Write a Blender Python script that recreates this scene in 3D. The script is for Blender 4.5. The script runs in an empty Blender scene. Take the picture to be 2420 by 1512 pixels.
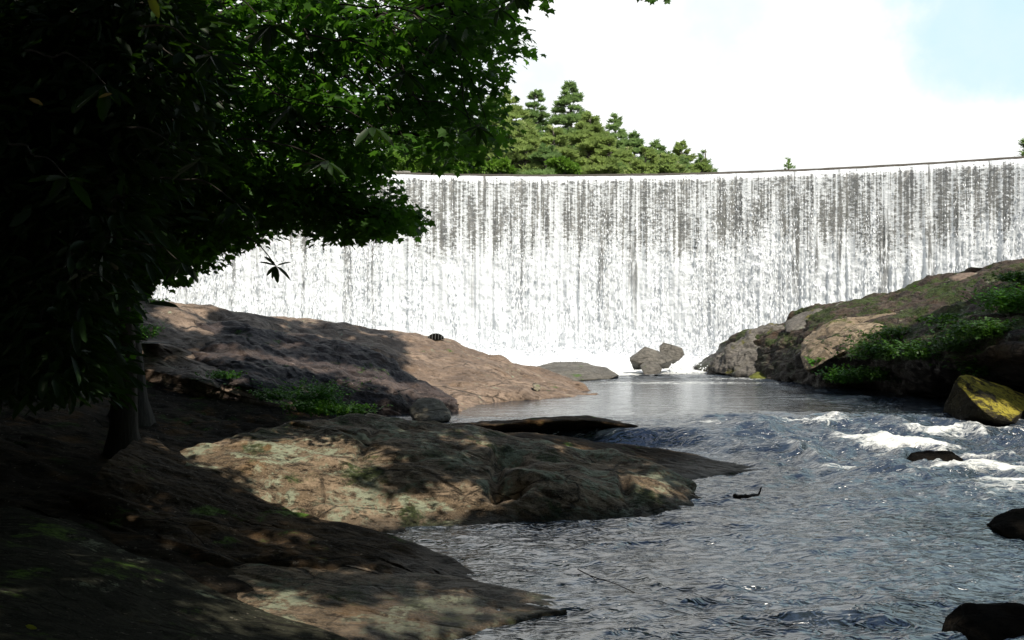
import bpy, bmesh, math, random
import numpy as np
from mathutils import Vector
random.seed(7); RNG = np.random.default_rng(7)
SC = bpy.context.scene; COL = SC.collection
PXW, PYC, FL, CZ = 1210.0, 756.0, 2095.0, 2.0     # reading frame of the photograph, used only to find where things stand

# ------------------------------------------------------------------ camera, sky, sun, exposure
cam_d = bpy.data.cameras.new('camera'); cam = bpy.data.objects.new('camera', cam_d); COL.objects.link(cam)
cam.location = (0, 0, CZ); cam.rotation_euler = (math.radians(90), 0, 0)
cam_d.sensor_width = 36; cam_d.lens = 36 * FL / 2420; cam_d.clip_end = 3000; cam_d.clip_start = 0.05
SC.camera = cam
SC.view_settings.view_transform = 'Standard'; SC.view_settings.look = 'None'
SC.view_settings.gamma = 1; SC.view_settings.use_curve_mapping = False
SC.view_settings.exposure = 0.38
SC.cycles.use_denoising = True; SC.cycles.sample_clamp_direct = 3.0; SC.cycles.sample_clamp_indirect = 4.0
SC.cycles.max_bounces = 6; SC.cycles.diffuse_bounces = 3; SC.cycles.transparent_max_bounces = 16
SC.cycles.volume_bounces = 2; SC.cycles.transmission_bounces = 3; SC.cycles.glossy_bounces = 3
SC.cycles.caustics_reflective = False; SC.cycles.caustics_refractive = False

SUN = np.array([0.34, -0.56, 0.84]); SUN = SUN / np.linalg.norm(SUN)      # direction towards the sun
sun_d = bpy.data.lights.new('sun', 'SUN'); sun = bpy.data.objects.new('sun', sun_d); COL.objects.link(sun)
sun_d.energy = 5.0; sun_d.angle = math.radians(0.55); sun_d.color = (1.0, 0.93, 0.81)
sun.rotation_euler = Vector(SUN).to_track_quat('Z', 'Y').to_euler(); sun.location = (10, -20, 30)

world = bpy.data.worlds.new('World'); SC.world = world; world.use_nodes = True

class G:
    """small node-tree builder"""
    def __init__(s, tree): s.t = tree; s.t.nodes.clear()
    def n(s, typ, ins=None, **kw):
        nd = s.t.nodes.new(typ)
        for k, v in kw.items(): setattr(nd, k, v)
        for k, v in (ins or {}).items():
            if isinstance(v, bpy.types.NodeSocket): s.t.links.new(v, nd.inputs[k])
            else: nd.inputs[k].default_value = v
        return nd
    def m(s, op, a, b=0.0, c=None, clamp=False):
        nd = s.t.nodes.new('ShaderNodeMath'); nd.operation = op; nd.use_clamp = clamp
        for i, v in enumerate((a, b) if c is None else (a, b, c)):
            if isinstance(v, bpy.types.NodeSocket): s.t.links.new(v, nd.inputs[i])
            else: nd.inputs[i].default_value = v
        return nd.outputs[0]
    def ss(s, v, a, b, lo=0.0, hi=1.0):
        nd = s.t.nodes.new('ShaderNodeMapRange'); nd.interpolation_type = 'SMOOTHSTEP'
        s.t.links.new(v, nd.inputs[0])
        for i, x in enumerate((a, b, lo, hi)):
            if isinstance(x, bpy.types.NodeSocket): s.t.links.new(x, nd.inputs[i + 1])
            else: nd.inputs[i + 1].default_value = x
        return nd.outputs[0]
    def mix(s, f, a, b):
        nd = s.t.nodes.new('ShaderNodeMix'); nd.data_type = 'RGBA'
        for i, v in ((0, f), (6, a), (7, b)):
            if isinstance(v, bpy.types.NodeSocket): s.t.links.new(v, nd.inputs[i])
            else: nd.inputs[i].default_value = (tuple(v) + (1,))[:4] if isinstance(v, (tuple, list)) else v
        return nd.outputs[2]
    def noise(s, vec, scale, detail=4, rough=0.55, dist=0.0):
        return s.n('ShaderNodeTexNoise', {'Vector': vec, 'Scale': scale, 'Detail': detail, 'Roughness': rough, 'Distortion': dist}).outputs[0]
    def link(s, a, b): s.t.links.new(a, b)

g = G(world.node_tree)
sky = g.n('ShaderNodeTexSky', sky_type='NISHITA')
sky.sun_disc = False; sky.sun_elevation = math.asin(SUN[2]); sky.sun_rotation = math.atan2(SUN[0], SUN[1])
sky.air_density = 1.0; sky.dust_density = 0.8; sky.ozone_density = 1.5
tc = g.n('ShaderNodeTexCoord'); sp = g.n('ShaderNodeSeparateXYZ', {'Vector': tc.outputs['Generated']})
cn = g.noise(tc.outputs['Generated'], 3.2, 8, 0.6)
cn2 = g.noise(tc.outputs['Generated'], 1.7, 6, 0.55)
# a bank of white cloud stands over the dam; to the right of it and overhead the sky opens in blue patches
ex = g.m('SUBTRACT', 0.385, sp.outputs[0]); ez = g.m('SUBTRACT', 0.20, sp.outputs[2])
e = g.m('ADD', g.m('MAXIMUM', ex, ez), g.m('MULTIPLY', g.m('SUBTRACT', cn, 0.5), 0.35))
bank = g.ss(e, -0.03, 0.055)
up = g.ss(sp.outputs[2], 0.52, 0.80)
patch = g.m('MULTIPLY', g.ss(cn2, 0.56, 0.68), 0.35)
low = g.m('MULTIPLY', bank, g.m('SUBTRACT', 1.0, up))
mask = g.m('MAXIMUM', low, g.m('MULTIPLY', patch, up), clamp=True)
wisp = g.m('MULTIPLY', g.ss(cn, 0.40, 0.68), 0.55)

cloud = g.mix(g.ss(cn, 0.35, 0.6), (7.1, 7.6, 7.8), (9.2, 9.2, 9.1))
veil = g.mix(g.m('MULTIPLY', g.m('SUBTRACT', 1.0, up), 0.85), sky.outputs[0], g.mix(g.ss(cn, 0.3, 0.7), (5.6, 7.8, 8.2), (7.0, 8.3, 8.5)))
bg = g.n('ShaderNodeBackground', {'Color': g.mix(mask, veil, cloud), 'Strength': 0.1})
g.link(bg.outputs[0], g.n('ShaderNodeOutputWorld').inputs[0])

# ------------------------------------------------------------------ numeric noise
_perm = RNG.permutation(4096).astype(np.int64); _val = RNG.random(4096) * 2 - 1
def vn(x, y, z=0.0, seed=0):
    x = np.asarray(x, float) + seed * 17.31; y = np.asarray(y, float) - seed * 9.7; z = np.asarray(z, float) + np.zeros_like(x)
    xi, yi, zi = np.floor(x).astype(np.int64), np.floor(y).astype(np.int64), np.floor(z).astype(np.int64)
    xf, yf, zf = x - xi, y - yi, z - zi
    f = lambda t: t * t * t * (t * (t * 6 - 15) + 10)
    u, v, w = f(xf), f(yf), f(zf)
    def h(a, b, c): return _val[_perm[(_perm[(_perm[a & 4095] + b) & 4095] + c) & 4095]]
    l = lambda a, b, t: a + (b - a) * t
    return l(l(l(h(xi, yi, zi), h(xi + 1, yi, zi), u), l(h(xi, yi + 1, zi), h(xi + 1, yi + 1, zi), u), v),
             l(l(h(xi, yi, zi + 1), h(xi + 1, yi, zi + 1), u), l(h(xi, yi + 1, zi + 1), h(xi + 1, yi + 1, zi + 1), u), v), w)
def fbm(x, y, z=0.0, oct=5, seed=0, gain=0.5):
    s = 0; a = 1.0; t = 0
    for i in range(oct):
        s = s + a * vn(x * 2**i, y * 2**i, np.asarray(z) * 2**i, seed + i * 3); t += a; a *= gain
    return s / t
def ridged(x, y, z=0.0, oct=4, seed=0):
    s = 0; a = 1.0; t = 0
    for i in range(oct):
        s = s + a * (1 - 2 * np.abs(vn(x * 2**i, y * 2**i, np.asarray(z) * 2**i, seed + i * 5))); t += a; a *= 0.5
    return s / t
def sstep(a, b, x):
    t = np.clip((x - a) / (b - a), 0, 1); return t * t * (3 - 2 * t)

# ------------------------------------------------------------------ building helpers
def W(px, py, Y): return ((px - PXW) / FL * Y, Y, CZ - (py - PYC) / FL * Y)
def WZ(px, py, z):
    Y = FL * (CZ - z) / (py - PYC); return ((px - PXW) / FL * Y, Y, z)

def mesh_np(name, V, F):
    """F: int array (n,k) or list of such arrays"""
    if isinstance(F, np.ndarray): F = [F]
    me = bpy.data.meshes.new(name); V = np.asarray(V, np.float32)
    me.vertices.add(len(V)); me.vertices.foreach_set('co', V.ravel())
    loops = np.concatenate([f.ravel() for f in F]).astype(np.int32)
    tot = np.concatenate([np.full(len(f), f.shape[1], np.int32) for f in F])
    start = np.concatenate([[0], np.cumsum(tot)[:-1]]).astype(np.int32)
    me.loops.add(len(loops)); me.loops.foreach_set('vertex_index', loops)
    me.polygons.add(len(tot)); me.polygons.foreach_set('loop_start', start)
    me.update(calc_edges=True); me.validate()
    return me
def obj(name, me, mat=None, parent=None, smooth=True):
    o = bpy.data.objects.new(name, me); COL.objects.link(o)
    if mat is not None and not me.materials: me.materials.append(mat)
    if smooth: me.polygons.foreach_set('use_smooth', np.ones(len(me.polygons), bool))
    if parent is not None: o.parent = parent
    return o
def tag(o, label=None, cat=None, group=None, kind=None):
    if label: o['label'] = label
    if cat: o['category'] = cat
    if group: o['group'] = group
    if kind: o['kind'] = kind
    return o
def empty(name, loc=(0, 0, 0)):
    o = bpy.data.objects.new(name, None); COL.objects.link(o); o.location = loc; o.empty_display_size = 0.2; return o
def rebase(o):
    """move the origin of a top-level mesh to the middle of its foot"""
    me = o.data; n = len(me.vertices); c = np.empty(n * 3, np.float32); me.vertices.foreach_get('co', c); c = c.reshape(-1, 3)
    b = np.array([(c[:, 0].min() + c[:, 0].max()) / 2, (c[:, 1].min() + c[:, 1].max()) / 2, c[:, 2].min()], np.float32)
    me.vertices.foreach_set('co', (c - b).ravel()); me.update(); o.location = b; return o
def grid_faces(nr, nc):
    i = np.arange(nr - 1)[:, None] * nc + np.arange(nc - 1)[None, :]; i = i.ravel()
    return np.stack([i, i + 1, i + nc + 1, i + nc], 1)
def catmull(P, t):
    """P (k,...) control values, t in 0..k-1"""
    P = np.asarray(P, float); k = len(P); i = np.clip(np.floor(t).astype(int), 0, k - 2); f = (t - i)
    f = f.reshape(f.shape + (1,) * (P.ndim - 1))
    a, b, c, d = P[np.clip(i - 1, 0, k - 1)], P[i], P[i + 1], P[np.clip(i + 2, 0, k - 1)]
    return 0.5 * (2 * b + (c - a) * f + (2 * a - 5 * b + 4 * c - d) * f**2 + (3 * b - a - 3 * c + d) * f**3)
def normals_grid(P):
    du = np.gradient(P, axis=1); dv = np.gradient(P, axis=0); n = np.cross(dv, du)
    n /= np.linalg.norm(n, axis=2, keepdims=True) + 1e-9; return n
STRIKE = np.array([0.83, -0.55])
def strata(P, amp, seed, wl=0.5):
    """folded, layered relief that runs along the strike of the bedrock"""
    s = P[..., 0] * STRIKE[0] + P[..., 1] * STRIKE[1]; n = -P[..., 0] * STRIKE[1] + P[..., 1] * STRIKE[0]; z = P[..., 2]
    q = (n * 0.8 + z * 1.6) / wl + 0.9 * fbm(s * 0.35, n * 0.6, z, 3, seed)
    fr = q - np.floor(q); saw = np.where(fr < 0.8, fr / 0.8, (1 - fr) / 0.2) - 0.5
    var = 0.5 + 0.5 * vn(s * 0.5, np.floor(q) * 3.3, 0, seed + 4)
    r = saw * var * 0.9
    r = r + 0.9 * fbm(s * 0.7, n * 2.0, z * 2.0, 5, seed + 1)
    r = r - 0.8 * np.maximum(0, ridged(s * 0.6, n * 2.2, z * 2, 3, seed + 2) - 0.72) * 3
    r = r + 0.42 * fbm(s * 4, n * 8, z * 8, 4, seed + 5) - 0.5 * np.maximum(0, vn(s * 2.2, n * 5, z * 5, seed + 6) - 0.45)
    return amp * r
def loft(name, rails, mat, nu=260, nv=140, amp=0.05, seed=1, wl=0.5, back=(1.6, 0.8), lumps=0.06, dents=()):
    """rails: list of rows from ridge to foot, each the same number of world points. A back slope and a buried foot are added."""
    R = [np.array(r, float) for r in rails]
    ridge, foot = R[0], R[-1]
    b1 = ridge + np.array([0, back[0] * 0.6, -back[1] * 0.35]); b2 = ridge + np.array([0, back[0], -back[1] - 0.4])
    f1 = foot + np.array([0, -0.06, -0.25]); f2 = foot + np.array([0, 0.05, -0.9])
    R = np.stack([b2, b1] + R + [f1, f2])
    U = catmull(R.transpose(1, 0, 2), np.linspace(0, R.shape[1] - 1, nu))   # (nu, k, 3)
    # denser rows where the rails show
    tv = np.concatenate([np.linspace(0, 2, nv // 6, endpoint=False), np.linspace(2, R.shape[0] - 2.6, nv), np.linspace(R.shape[0] - 2.5, R.shape[0] - 1, nv // 8)])
    P = catmull(U.transpose(1, 0, 2), tv)                                     # (nv, nu, 3)
    N = normals_grid(P); s = np.sign((N[..., 2]).mean() or 1); N = N * s
    d = strata(P, amp, seed, wl) + lumps * fbm(P[..., 0] * 0.9, P[..., 1] * 0.9, P[..., 2] * 1.5, 3, seed + 9)
    for (dx, dy, dz, rx, ry, rz, dp) in dents:                # hollows and clefts worn into the rock
        q = ((P[..., 0] - dx) / rx) ** 2 + ((P[..., 1] - dy) / ry) ** 2 + ((P[..., 2] - dz) / rz) ** 2
        d = d - dp * np.exp(-q ** 1.6 * 0.9) * (1 + 0.3 * vn(P[..., 0] * 4, P[..., 1] * 4, P[..., 2] * 4, seed))
    P = P + N * d[..., None]
    me = mesh_np(name, P.reshape(-1, 3), grid_faces(P.shape[0], P.shape[1]))
    return rebase(obj(name, me, mat))
def hull_rock(name, pts, mat, sub=4, amp=0.03, seed=1, smooth=2, freq=3.0):
    bm = bmesh.new()
    for p in pts: bm.verts.new(p)
    r = bmesh.ops.convex_hull(bm, input=bm.verts)
    bmesh.ops.delete(bm, geom=[v for v in bm.verts if not v.link_faces], context='VERTS')
    bmesh.ops.triangulate(bm, faces=bm.faces)
    for i in range(sub):
        bmesh.ops.subdivide_edges(bm, edges=bm.edges, cuts=1, use_grid_fill=True)
        if i < smooth: bmesh.ops.smooth_vert(bm, verts=bm.verts, factor=0.35, use_axis_x=True, use_axis_y=True, use_axis_z=True)
    bm.normal_update(); me = bpy.data.meshes.new(name)
    co = np.array([v.co[:] for v in bm.verts]); no = np.array([v.normal[:] for v in bm.verts])
    d = amp * (fbm(co[:, 0] * freq, co[:, 1] * freq, co[:, 2] * freq, 4, seed) + 0.5 * ridged(co[:, 0] * freq * .7, co[:, 1] * freq * .7, co[:, 2] * freq * 1.6, 3, seed + 3))
    co = co + no * d[:, None]
    for v, c in zip(bm.verts, co): v.co = c
    bm.to_mesh(me); bm.free()
    return rebase(obj(name, me, mat))
def tubes(paths, sides=6):
    """paths: list of (points (n,3), radii (n,)) -> V,F"""
    Vs, Fs, off = [], [], 0
    ang = np.linspace(0, 2 * math.pi, sides, endpoint=False)
    for P, r in paths:
        P = np.asarray(P, float); r = np.asarray(r, float); T = np.gradient(P, axis=0); T /= np.linalg.norm(T, axis=1, keepdims=True) + 1e-9
        ref = np.array([0.31, 0.17, 0.93]) if abs(T[:, 2]).mean() < 0.8 else np.array([0.95, 0.2, 0.1])
        A = np.cross(T, ref); A /= np.linalg.norm(A, axis=1, keepdims=True) + 1e-9; B = np.cross(T, A)
        ring = P[:, None] + r[:, None, None] * (np.cos(ang)[None, :, None] * A[:, None] + np.sin(ang)[None, :, None] * B[:, None])
        n = len(P); Vs.append(ring.reshape(-1, 3))
        i = np.arange(n - 1)[:, None] * sides + np.arange(sides)[None]; j = np.arange(n - 1)[:, None] * sides + (np.arange(sides)[None] + 1) % sides
        Fs.append(np.stack([i, j, j + sides, i + sides], 2).reshape(-1, 4) + off); off += n * sides
    return np.concatenate(Vs), np.concatenate(Fs)
def scatter(tv, tf, loc, ax, nm, size):
    """copy a template (x = length, y = width, z = up) to every loc with axis ax, normal nm and size (n,) or (n,3)"""
    n = len(loc); ax = ax / (np.linalg.norm(ax, axis=1, keepdims=True) + 1e-9)
    b = np.cross(nm, ax); b /= np.linalg.norm(b, axis=1, keepdims=True) + 1e-9; c = np.cross(ax, b)
    size = np.asarray(size, float); size = size[:, None] * np.ones((1, 3)) if size.ndim == 1 else size
    t = np.asarray(tv, float)
    V = loc[:, None] + t[None, :, 0:1] * ax[:, None] * size[:, None, 0:1] + t[None, :, 1:2] * b[:, None] * size[:, None, 1:2] + t[None, :, 2:3] * c[:, None] * size[:, None, 2:3]
    k = len(t); F = [(np.array(f)[None] + np.arange(n)[:, None] * k) for f in tf]
    out = {}
    for f in F: out.setdefault(f.shape[1], []).append(f)
    return V.reshape(-1, 3), [np.concatenate(v) for v in out.values()]
def rvec(n, rng=RNG):
    v = rng.normal(size=(n, 3)); return v / np.linalg.norm(v, axis=1, keepdims=True)
def in_poly(px, py, poly):
    poly = np.asarray(poly, float); x1, y1 = poly[:, 0], poly[:, 1]; x2, y2 = np.roll(x1, -1), np.roll(y1, -1)
    c = ((y1[None] > py[:, None]) != (y2[None] > py[:, None])) & (px[:, None] < (x2 - x1)[None] * (py[:, None] - y1[None]) / ((y2 - y1)[None] + 1e-12) + x1[None])
    return c.sum(1) % 2 == 1
MAPLE = np.array([(0, 0, 0), (.10, -.28, .02), (.02, -.52, -.03), (.30, -.36, .02), (.52, -.58, -.05), (.60, -.24, .02), (1.0, 0, -.08), (.60, .24, .02), (.52, .58, -.05), (.30, .36, .02), (.02, .52, -.03), (.10, .28, .02)])
MAPLE_F = [tuple(range(12))]
OVAL = np.array([(0, 0, 0), (.25, -.30, .05), (.6, -.38, .05), (.88, -.2, 0), (1, 0, -.06), (.88, .2, 0), (.6, .38, .05), (.25, .30, .05), (.3, 0, -.03), (.65, 0, -.04)])
OVAL_F = [(0, 1, 2, 9, 8), (2, 3, 4, 9), (0, 8, 9, 6, 7), (9, 4, 5, 6)]
DIAM = np.array([(0, 0, 0), (.45, -.4, .08), (1, 0, 0), (.45, .4, .08)]); DIAM_F = [(0, 1, 2), (0, 2, 3)]

# ------------------------------------------------------------------ materials
def newmat(name):
    m = bpy.data.materials.new(name); m.use_nodes = True; return m, G(m.node_tree)
def rock_mat(name, c1, c2, c3, lichen=0.0, moss=0.0, wet=0.0, rough=0.75, scale=1.0, rust=0.0, lich_col=(0.34, 0.37, 0.26), moss_col=(0.05, 0.09, 0.015), bump=0.5, wet_shade_z=0.06, lup=False, spec=0.3, fleck=0.25):
    m, g = newmat(name)
    geo = g.n('ShaderNodeNewGeometry'); pos = geo.outputs['Position']
    mp = g.n('ShaderNodeMapping', {'Vector': pos, 'Rotation': (0, 0, math.radians(33.5)), 'Scale': (0.62, 1.35, 1.9)}).outputs[0]
    big = g.noise(mp, 0.9 * scale, 6, 0.6, 0.6); fine = g.noise(pos, 9 * scale, 8, 0.7); mid = g.noise(mp, 3.5 * scale, 7, 0.65, 1.0)
    grain = g.noise(pos, 60, 4, 0.7)
    c = g.mix(g.ss(big, 0.43, 0.57), c1, c2); c = g.mix(g.ss(mid, 0.49, 0.60), c, c3)
    pit = g.n('ShaderNodeTexNoise', {'Vector': mp, 'Scale': 11.0 * scale, 'Detail': 5.0, 'Roughness': 0.7}).outputs[0]
    c = g.mix(g.m('MULTIPLY', g.ss(fine, 0.47, 0.58), 0.55), c, tuple(x * 0.42 for x in c1))
    c = g.mix(g.m('MULTIPLY', g.ss(pit, 0.60, 0.66), 0.75), c, tuple(x * 0.2 for x in c1))
    c = g.mix(g.m('MULTIPLY', g.ss(grain, 0.45, 0.65), 0.3), c, tuple(min(1, x * 1.7) for x in c2))
    vor = g.n('ShaderNodeTexVoronoi', {'Vector': mp, 'Scale': 1.4 * scale, 'Randomness': 1.0}, feature='DISTANCE_TO_EDGE').outputs[0]
    wob = g.m('ADD', vor, g.m('MULTIPLY', g.m('SUBTRACT', mid, 0.5), 0.12))
    crack = g.m('MULTIPLY', g.ss(wob, 0.0, 0.022, 1.0, 0.0), g.ss(big, 0.40, 0.62))
    c = g.mix(g.m('MULTIPLY', crack, 0.85), c, (0.012, 0.011, 0.010))
    fl = g.noise(pos, 22, 3, 0.5)
    c = g.mix(g.m('MULTIPLY', g.ss(fl, 0.66, 0.70), fleck), c, (0.42, 0.37, 0.31))
    if rust:
        rn = g.noise(pos, 1.7, 5, 0.6); c = g.mix(g.m('MULTIPLY', g.ss(rn, 0.53, 0.70), rust), c, (0.20, 0.10, 0.025))
    if lichen:
        ln = g.noise(pos, 2.2, 9, 0.72, 0.3); lf = g.noise(pos, 14, 6, 0.75)
        mk = g.m('MULTIPLY', g.ss(ln, 0.62 - 0.22 * lichen, 0.70 - 0.20 * lichen), g.ss(lf, 0.40, 0.48))
        if lup: mk = g.m('MULTIPLY', mk, g.ss(g.n('ShaderNodeSeparateXYZ', {'Vector': geo.outputs['Normal']}).outputs[2], 0.30, 0.55))  # lichen only on upward faces; the sides stay dark as painted shade
        c = g.mix(g.m('MULTIPLY', mk, 0.9), c, g.mix(g.noise(pos, 5, 5, 0.6), lich_col, tuple(x * 0.55 for x in lich_col)))
        sn = g.noise(pos, 6.5, 7, 0.7); c = g.mix(g.m('MULTIPLY', g.ss(sn, 0.60, 0.64), lichen), c, (0.012, 0.014, 0.010))
    if moss:
        nz = g.n('ShaderNodeSeparateXYZ', {'Vector': geo.outputs['Normal']}).outputs[2]
        mn = g.noise(pos, 1.6, 8, 0.7)
        mk = g.m('MULTIPLY', g.ss(mn, 0.64 - 0.26 * moss, 0.72 - 0.24 * moss), g.ss(nz, -0.2, 0.35))
        mc = g.mix(g.ss(g.noise(pos, 25, 4, 0.7), 0.35, 0.65), tuple(x * 0.5 for x in moss_col), tuple(min(1, x * 1.8) for x in moss_col))
        c = g.mix(mk, c, mc)
    pz = g.n('ShaderNodeSeparateXYZ', {'Vector': pos}).outputs[2]
    wl = g.ss(g.m('ADD', pz, g.m('MULTIPLY', g.m('SUBTRACT', mid, 0.5), 0.25)), wet_shade_z - 0.02, wet_shade_z + 0.09, 1.0, 0.0)  # wet band at the waterline; where raised, it paints shade under the overhang
    wn = g.m('MULTIPLY', g.ss(g.noise(mp, 1.3, 5, 0.6), 0.45, 0.6), wet); wet_shade = g.m('MAXIMUM', wl, wn)
    c = g.mix(g.m('MULTIPLY', wet_shade, 0.62), c, (0.016, 0.014, 0.012))
    rg = g.m('SUBTRACT', rough, g.m('MULTIPLY', wet_shade, rough - 0.45))
    h = g.m('ADD', g.m('MULTIPLY', mid, 0.6), g.m('ADD', g.m('MULTIPLY', fine, 0.35), g.m('MULTIPLY', grain, 0.06)))
    h = g.m('SUBTRACT', h, g.m('ADD', g.m('MULTIPLY', crack, 0.3), g.m('MULTIPLY', g.ss(pit, 0.56, 0.68), 0.35)))
    bp = g.n('ShaderNodeBump', {'Height': h, 'Strength': min(1.0, bump * 1.5), 'Distance': 0.13})
    p = g.n('ShaderNodeBsdfPrincipled', {'Base Color': c, 'Roughness': rg, 'Normal': bp.outputs[0], 'Specular IOR Level': spec})
    g.link(p.outputs[0], g.n('ShaderNodeOutputMaterial').inputs[0]); return m
def leaf_mat(name, col, col2, trans=0.5, rough=0.45, spec=0.4, scale=3.0, old=None):
    m, g = newmat(name)
    pos = g.n('ShaderNodeNewGeometry').outputs['Position']
    isl = g.n('ShaderNodeNewGeometry').outputs['Random Per Island']
    f = g.m('ADD', g.m('MULTIPLY', g.ss(g.noise(pos, scale, 3), 0.35, 0.65), 0.5), g.m('MULTIPLY', isl, 0.5))
    c = g.mix(f, col, col2)
    if old: c = g.mix(g.ss(isl, 0.975, 0.98), c, old)
    p = g.n('ShaderNodeBsdfPrincipled', {'Base Color': c, 'Roughness': rough, 'Specular IOR Level': spec})
    t = g.n('ShaderNodeBsdfTranslucent', {'Color': g.mix(0.35, c, (0.12, 0.30, 0.01))})
    mx = g.n('ShaderNodeMixShader', {0: trans}); g.link(p.outputs[0], mx.inputs[1]); g.link(t.outputs[0], mx.inputs[2])
    g.link(mx.outputs[0], g.n('ShaderNodeOutputMaterial').inputs[0]); return m
def bark_mat(name, c1, c2):
    m, g = newmat(name); pos = g.n('ShaderNodeNewGeometry').outputs['Position']
    mp = g.n('ShaderNodeMapping', {'Vector': pos, 'Scale': (3, 3, 0.6)}).outputs[0]
    n = g.noise(mp, 6, 8, 0.7); bp = g.n('ShaderNodeBump', {'Height': n, 'Strength': 0.8, 'Distance': 0.03})
    p = g.n('ShaderNodeBsdfPrincipled', {'Base Color': g.mix(g.ss(n, .35, .65), c1, c2), 'Roughness': 0.9, 'Normal': bp.outputs[0]})
    g.link(p.outputs[0], g.n('ShaderNodeOutputMaterial').inputs[0]); return m
def plain_mat(name, col, rough=0.7, nscale=8, var=0.4):
    m, g = newmat(name); pos = g.n('ShaderNodeNewGeometry').outputs['Position']; n = g.noise(pos, nscale, 6, 0.65)
    p = g.n('ShaderNodeBsdfPrincipled', {'Base Color': g.mix(g.ss(n, .3, .7), col, tuple(x * (1 - var) for x in col)), 'Roughness': rough,
            'Normal': g.n('ShaderNodeBump', {'Height': n, 'Strength': 0.5, 'Distance': 0.02}).outputs[0]})
    g.link(p.outputs[0], g.n('ShaderNodeOutputMaterial').inputs[0]); return m

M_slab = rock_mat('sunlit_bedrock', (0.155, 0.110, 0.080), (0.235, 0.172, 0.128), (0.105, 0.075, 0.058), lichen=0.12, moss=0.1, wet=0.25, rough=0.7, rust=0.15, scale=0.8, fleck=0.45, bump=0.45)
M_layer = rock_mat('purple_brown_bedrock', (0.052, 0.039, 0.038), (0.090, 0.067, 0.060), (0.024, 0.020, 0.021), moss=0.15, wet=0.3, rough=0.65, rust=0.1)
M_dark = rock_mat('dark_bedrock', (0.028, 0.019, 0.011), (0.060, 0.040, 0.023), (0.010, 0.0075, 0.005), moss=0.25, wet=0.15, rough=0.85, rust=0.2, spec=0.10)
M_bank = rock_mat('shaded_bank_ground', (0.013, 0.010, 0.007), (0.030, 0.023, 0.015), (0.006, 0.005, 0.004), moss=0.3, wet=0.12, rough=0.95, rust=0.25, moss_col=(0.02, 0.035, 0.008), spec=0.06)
M_lich = rock_mat('lichen_bedrock', (0.135, 0.098, 0.062), (0.27, 0.20, 0.135), (0.040, 0.029, 0.019), lichen=0.56, moss=0.40, wet=0.3, rough=0.8, bump=0.8, spec=0.15, rust=0.35, moss_col=(0.035, 0.045, 0.016))
M_grey = rock_mat('grey_green_rock', (0.018, 0.019, 0.013), (0.036, 0.036, 0.025), (0.009, 0.0095, 0.007), lichen=0.12, moss=0.4, wet=0.1, rough=0.85, scale=1.4, spec=0.06)
M_tan = rock_mat('tan_bank_rock', (0.22, 0.165, 0.11), (0.30, 0.235, 0.16), (0.10, 0.08, 0.05), moss=0.45, wet=0.1, rough=0.8, moss_col=(0.06, 0.065, 0.012), wet_shade_z=0.5)
M_right = rock_mat('mossy_bank_rock', (0.055, 0.040, 0.032), (0.085, 0.064, 0.048), (0.022, 0.018, 0.015), lichen=0.15, moss=0.72, wet=0.15, rough=0.8, rust=0.2, moss_col=(0.035, 0.050, 0.012), wet_shade_z=1.15, bump=0.8)  # wet band raised to the lip: shade under the overhang painted dark
M_rightg = rock_mat('bare_grey_rock', (0.13, 0.12, 0.105), (0.17, 0.155, 0.135), (0.09, 0.08, 0.075), lichen=0.1, moss=0.38, wet=0.1, rough=0.8, moss_col=(0.085, 0.08, 0.015), wet_shade_z=0.3)
M_mist = rock_mat('spray_wet_rock', (0.10, 0.092, 0.078), (0.14, 0.128, 0.108), (0.065, 0.06, 0.052), moss=0.2, wet=0.1, rough=0.5, wet_shade_z=0.2)
M_yell = rock_mat('yellow_lichen_rock', (0.028, 0.025, 0.018), (0.045, 0.038, 0.02), (0.02, 0.018, 0.012), lichen=0.95, lup=True, spec=0.08, rough=0.8, lich_col=(0.40, 0.34, 0.05), wet_shade_z=0.3)  # near-black base and upward-only lichen paint the shade on its sides
M_pale = rock_mat('pale_boulder_rock', (0.16, 0.14, 0.10), (0.24, 0.21, 0.16), (0.08, 0.07, 0.05), lichen=0.5, moss=0.2, rough=0.8, lich_col=(0.36, 0.33, 0.22), wet_shade_z=0.3)
M_black = rock_mat('black_wet_rock', (0.006, 0.0055, 0.005), (0.011, 0.009, 0.007), (0.004, 0.004, 0.004), moss=0.1, wet=0.0, fleck=0.0, rough=1.0, wet_shade_z=-2.0, moss_col=(0.01, 0.012, 0.003), spec=0.03)
M_soil = plain_mat('dark_leaf_litter', (0.03, 0.02, 0.012), 0.95, 12, 0.6)
M_maple = leaf_mat('maple_leaf', (0.030, 0.095, 0.012), (0.075, 0.19, 0.022), 0.6, 0.5, 0.3)
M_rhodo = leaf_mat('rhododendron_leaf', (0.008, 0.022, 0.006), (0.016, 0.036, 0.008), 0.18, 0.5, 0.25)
M_yleaf = leaf_mat('yellowing_leaf', (0.24, 0.24, 0.02), (0.30, 0.26, 0.03), 0.5)
M_dry = leaf_mat('dry_brown_leaf', (0.22, 0.11, 0.04), (0.30, 0.17, 0.07), 0.3, 0.7)
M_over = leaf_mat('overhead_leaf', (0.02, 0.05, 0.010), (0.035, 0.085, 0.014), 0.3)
M_pine = leaf_mat('pine_needles', (0.17, 0.24, 0.11), (0.32, 0.40, 0.19), 0.55, 0.6, 0.2, 0.35)
M_pine2 = leaf_mat('yellow_green_pine_needles', (0.25, 0.30, 0.12), (0.42, 0.47, 0.19), 0.55, 0.6, 0.2, 0.35)
M_decid = leaf_mat('bright_broad_leaves', (0.080, 0.160, 0.020), (0.150, 0.260, 0.030), 0.45, 0.5, 0.3, 0.5)
M_fern = leaf_mat('fern_green', (0.045, 0.15, 0.015), (0.10, 0.26, 0.03), 0.4, 0.5, 0.3, 2.0)
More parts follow.
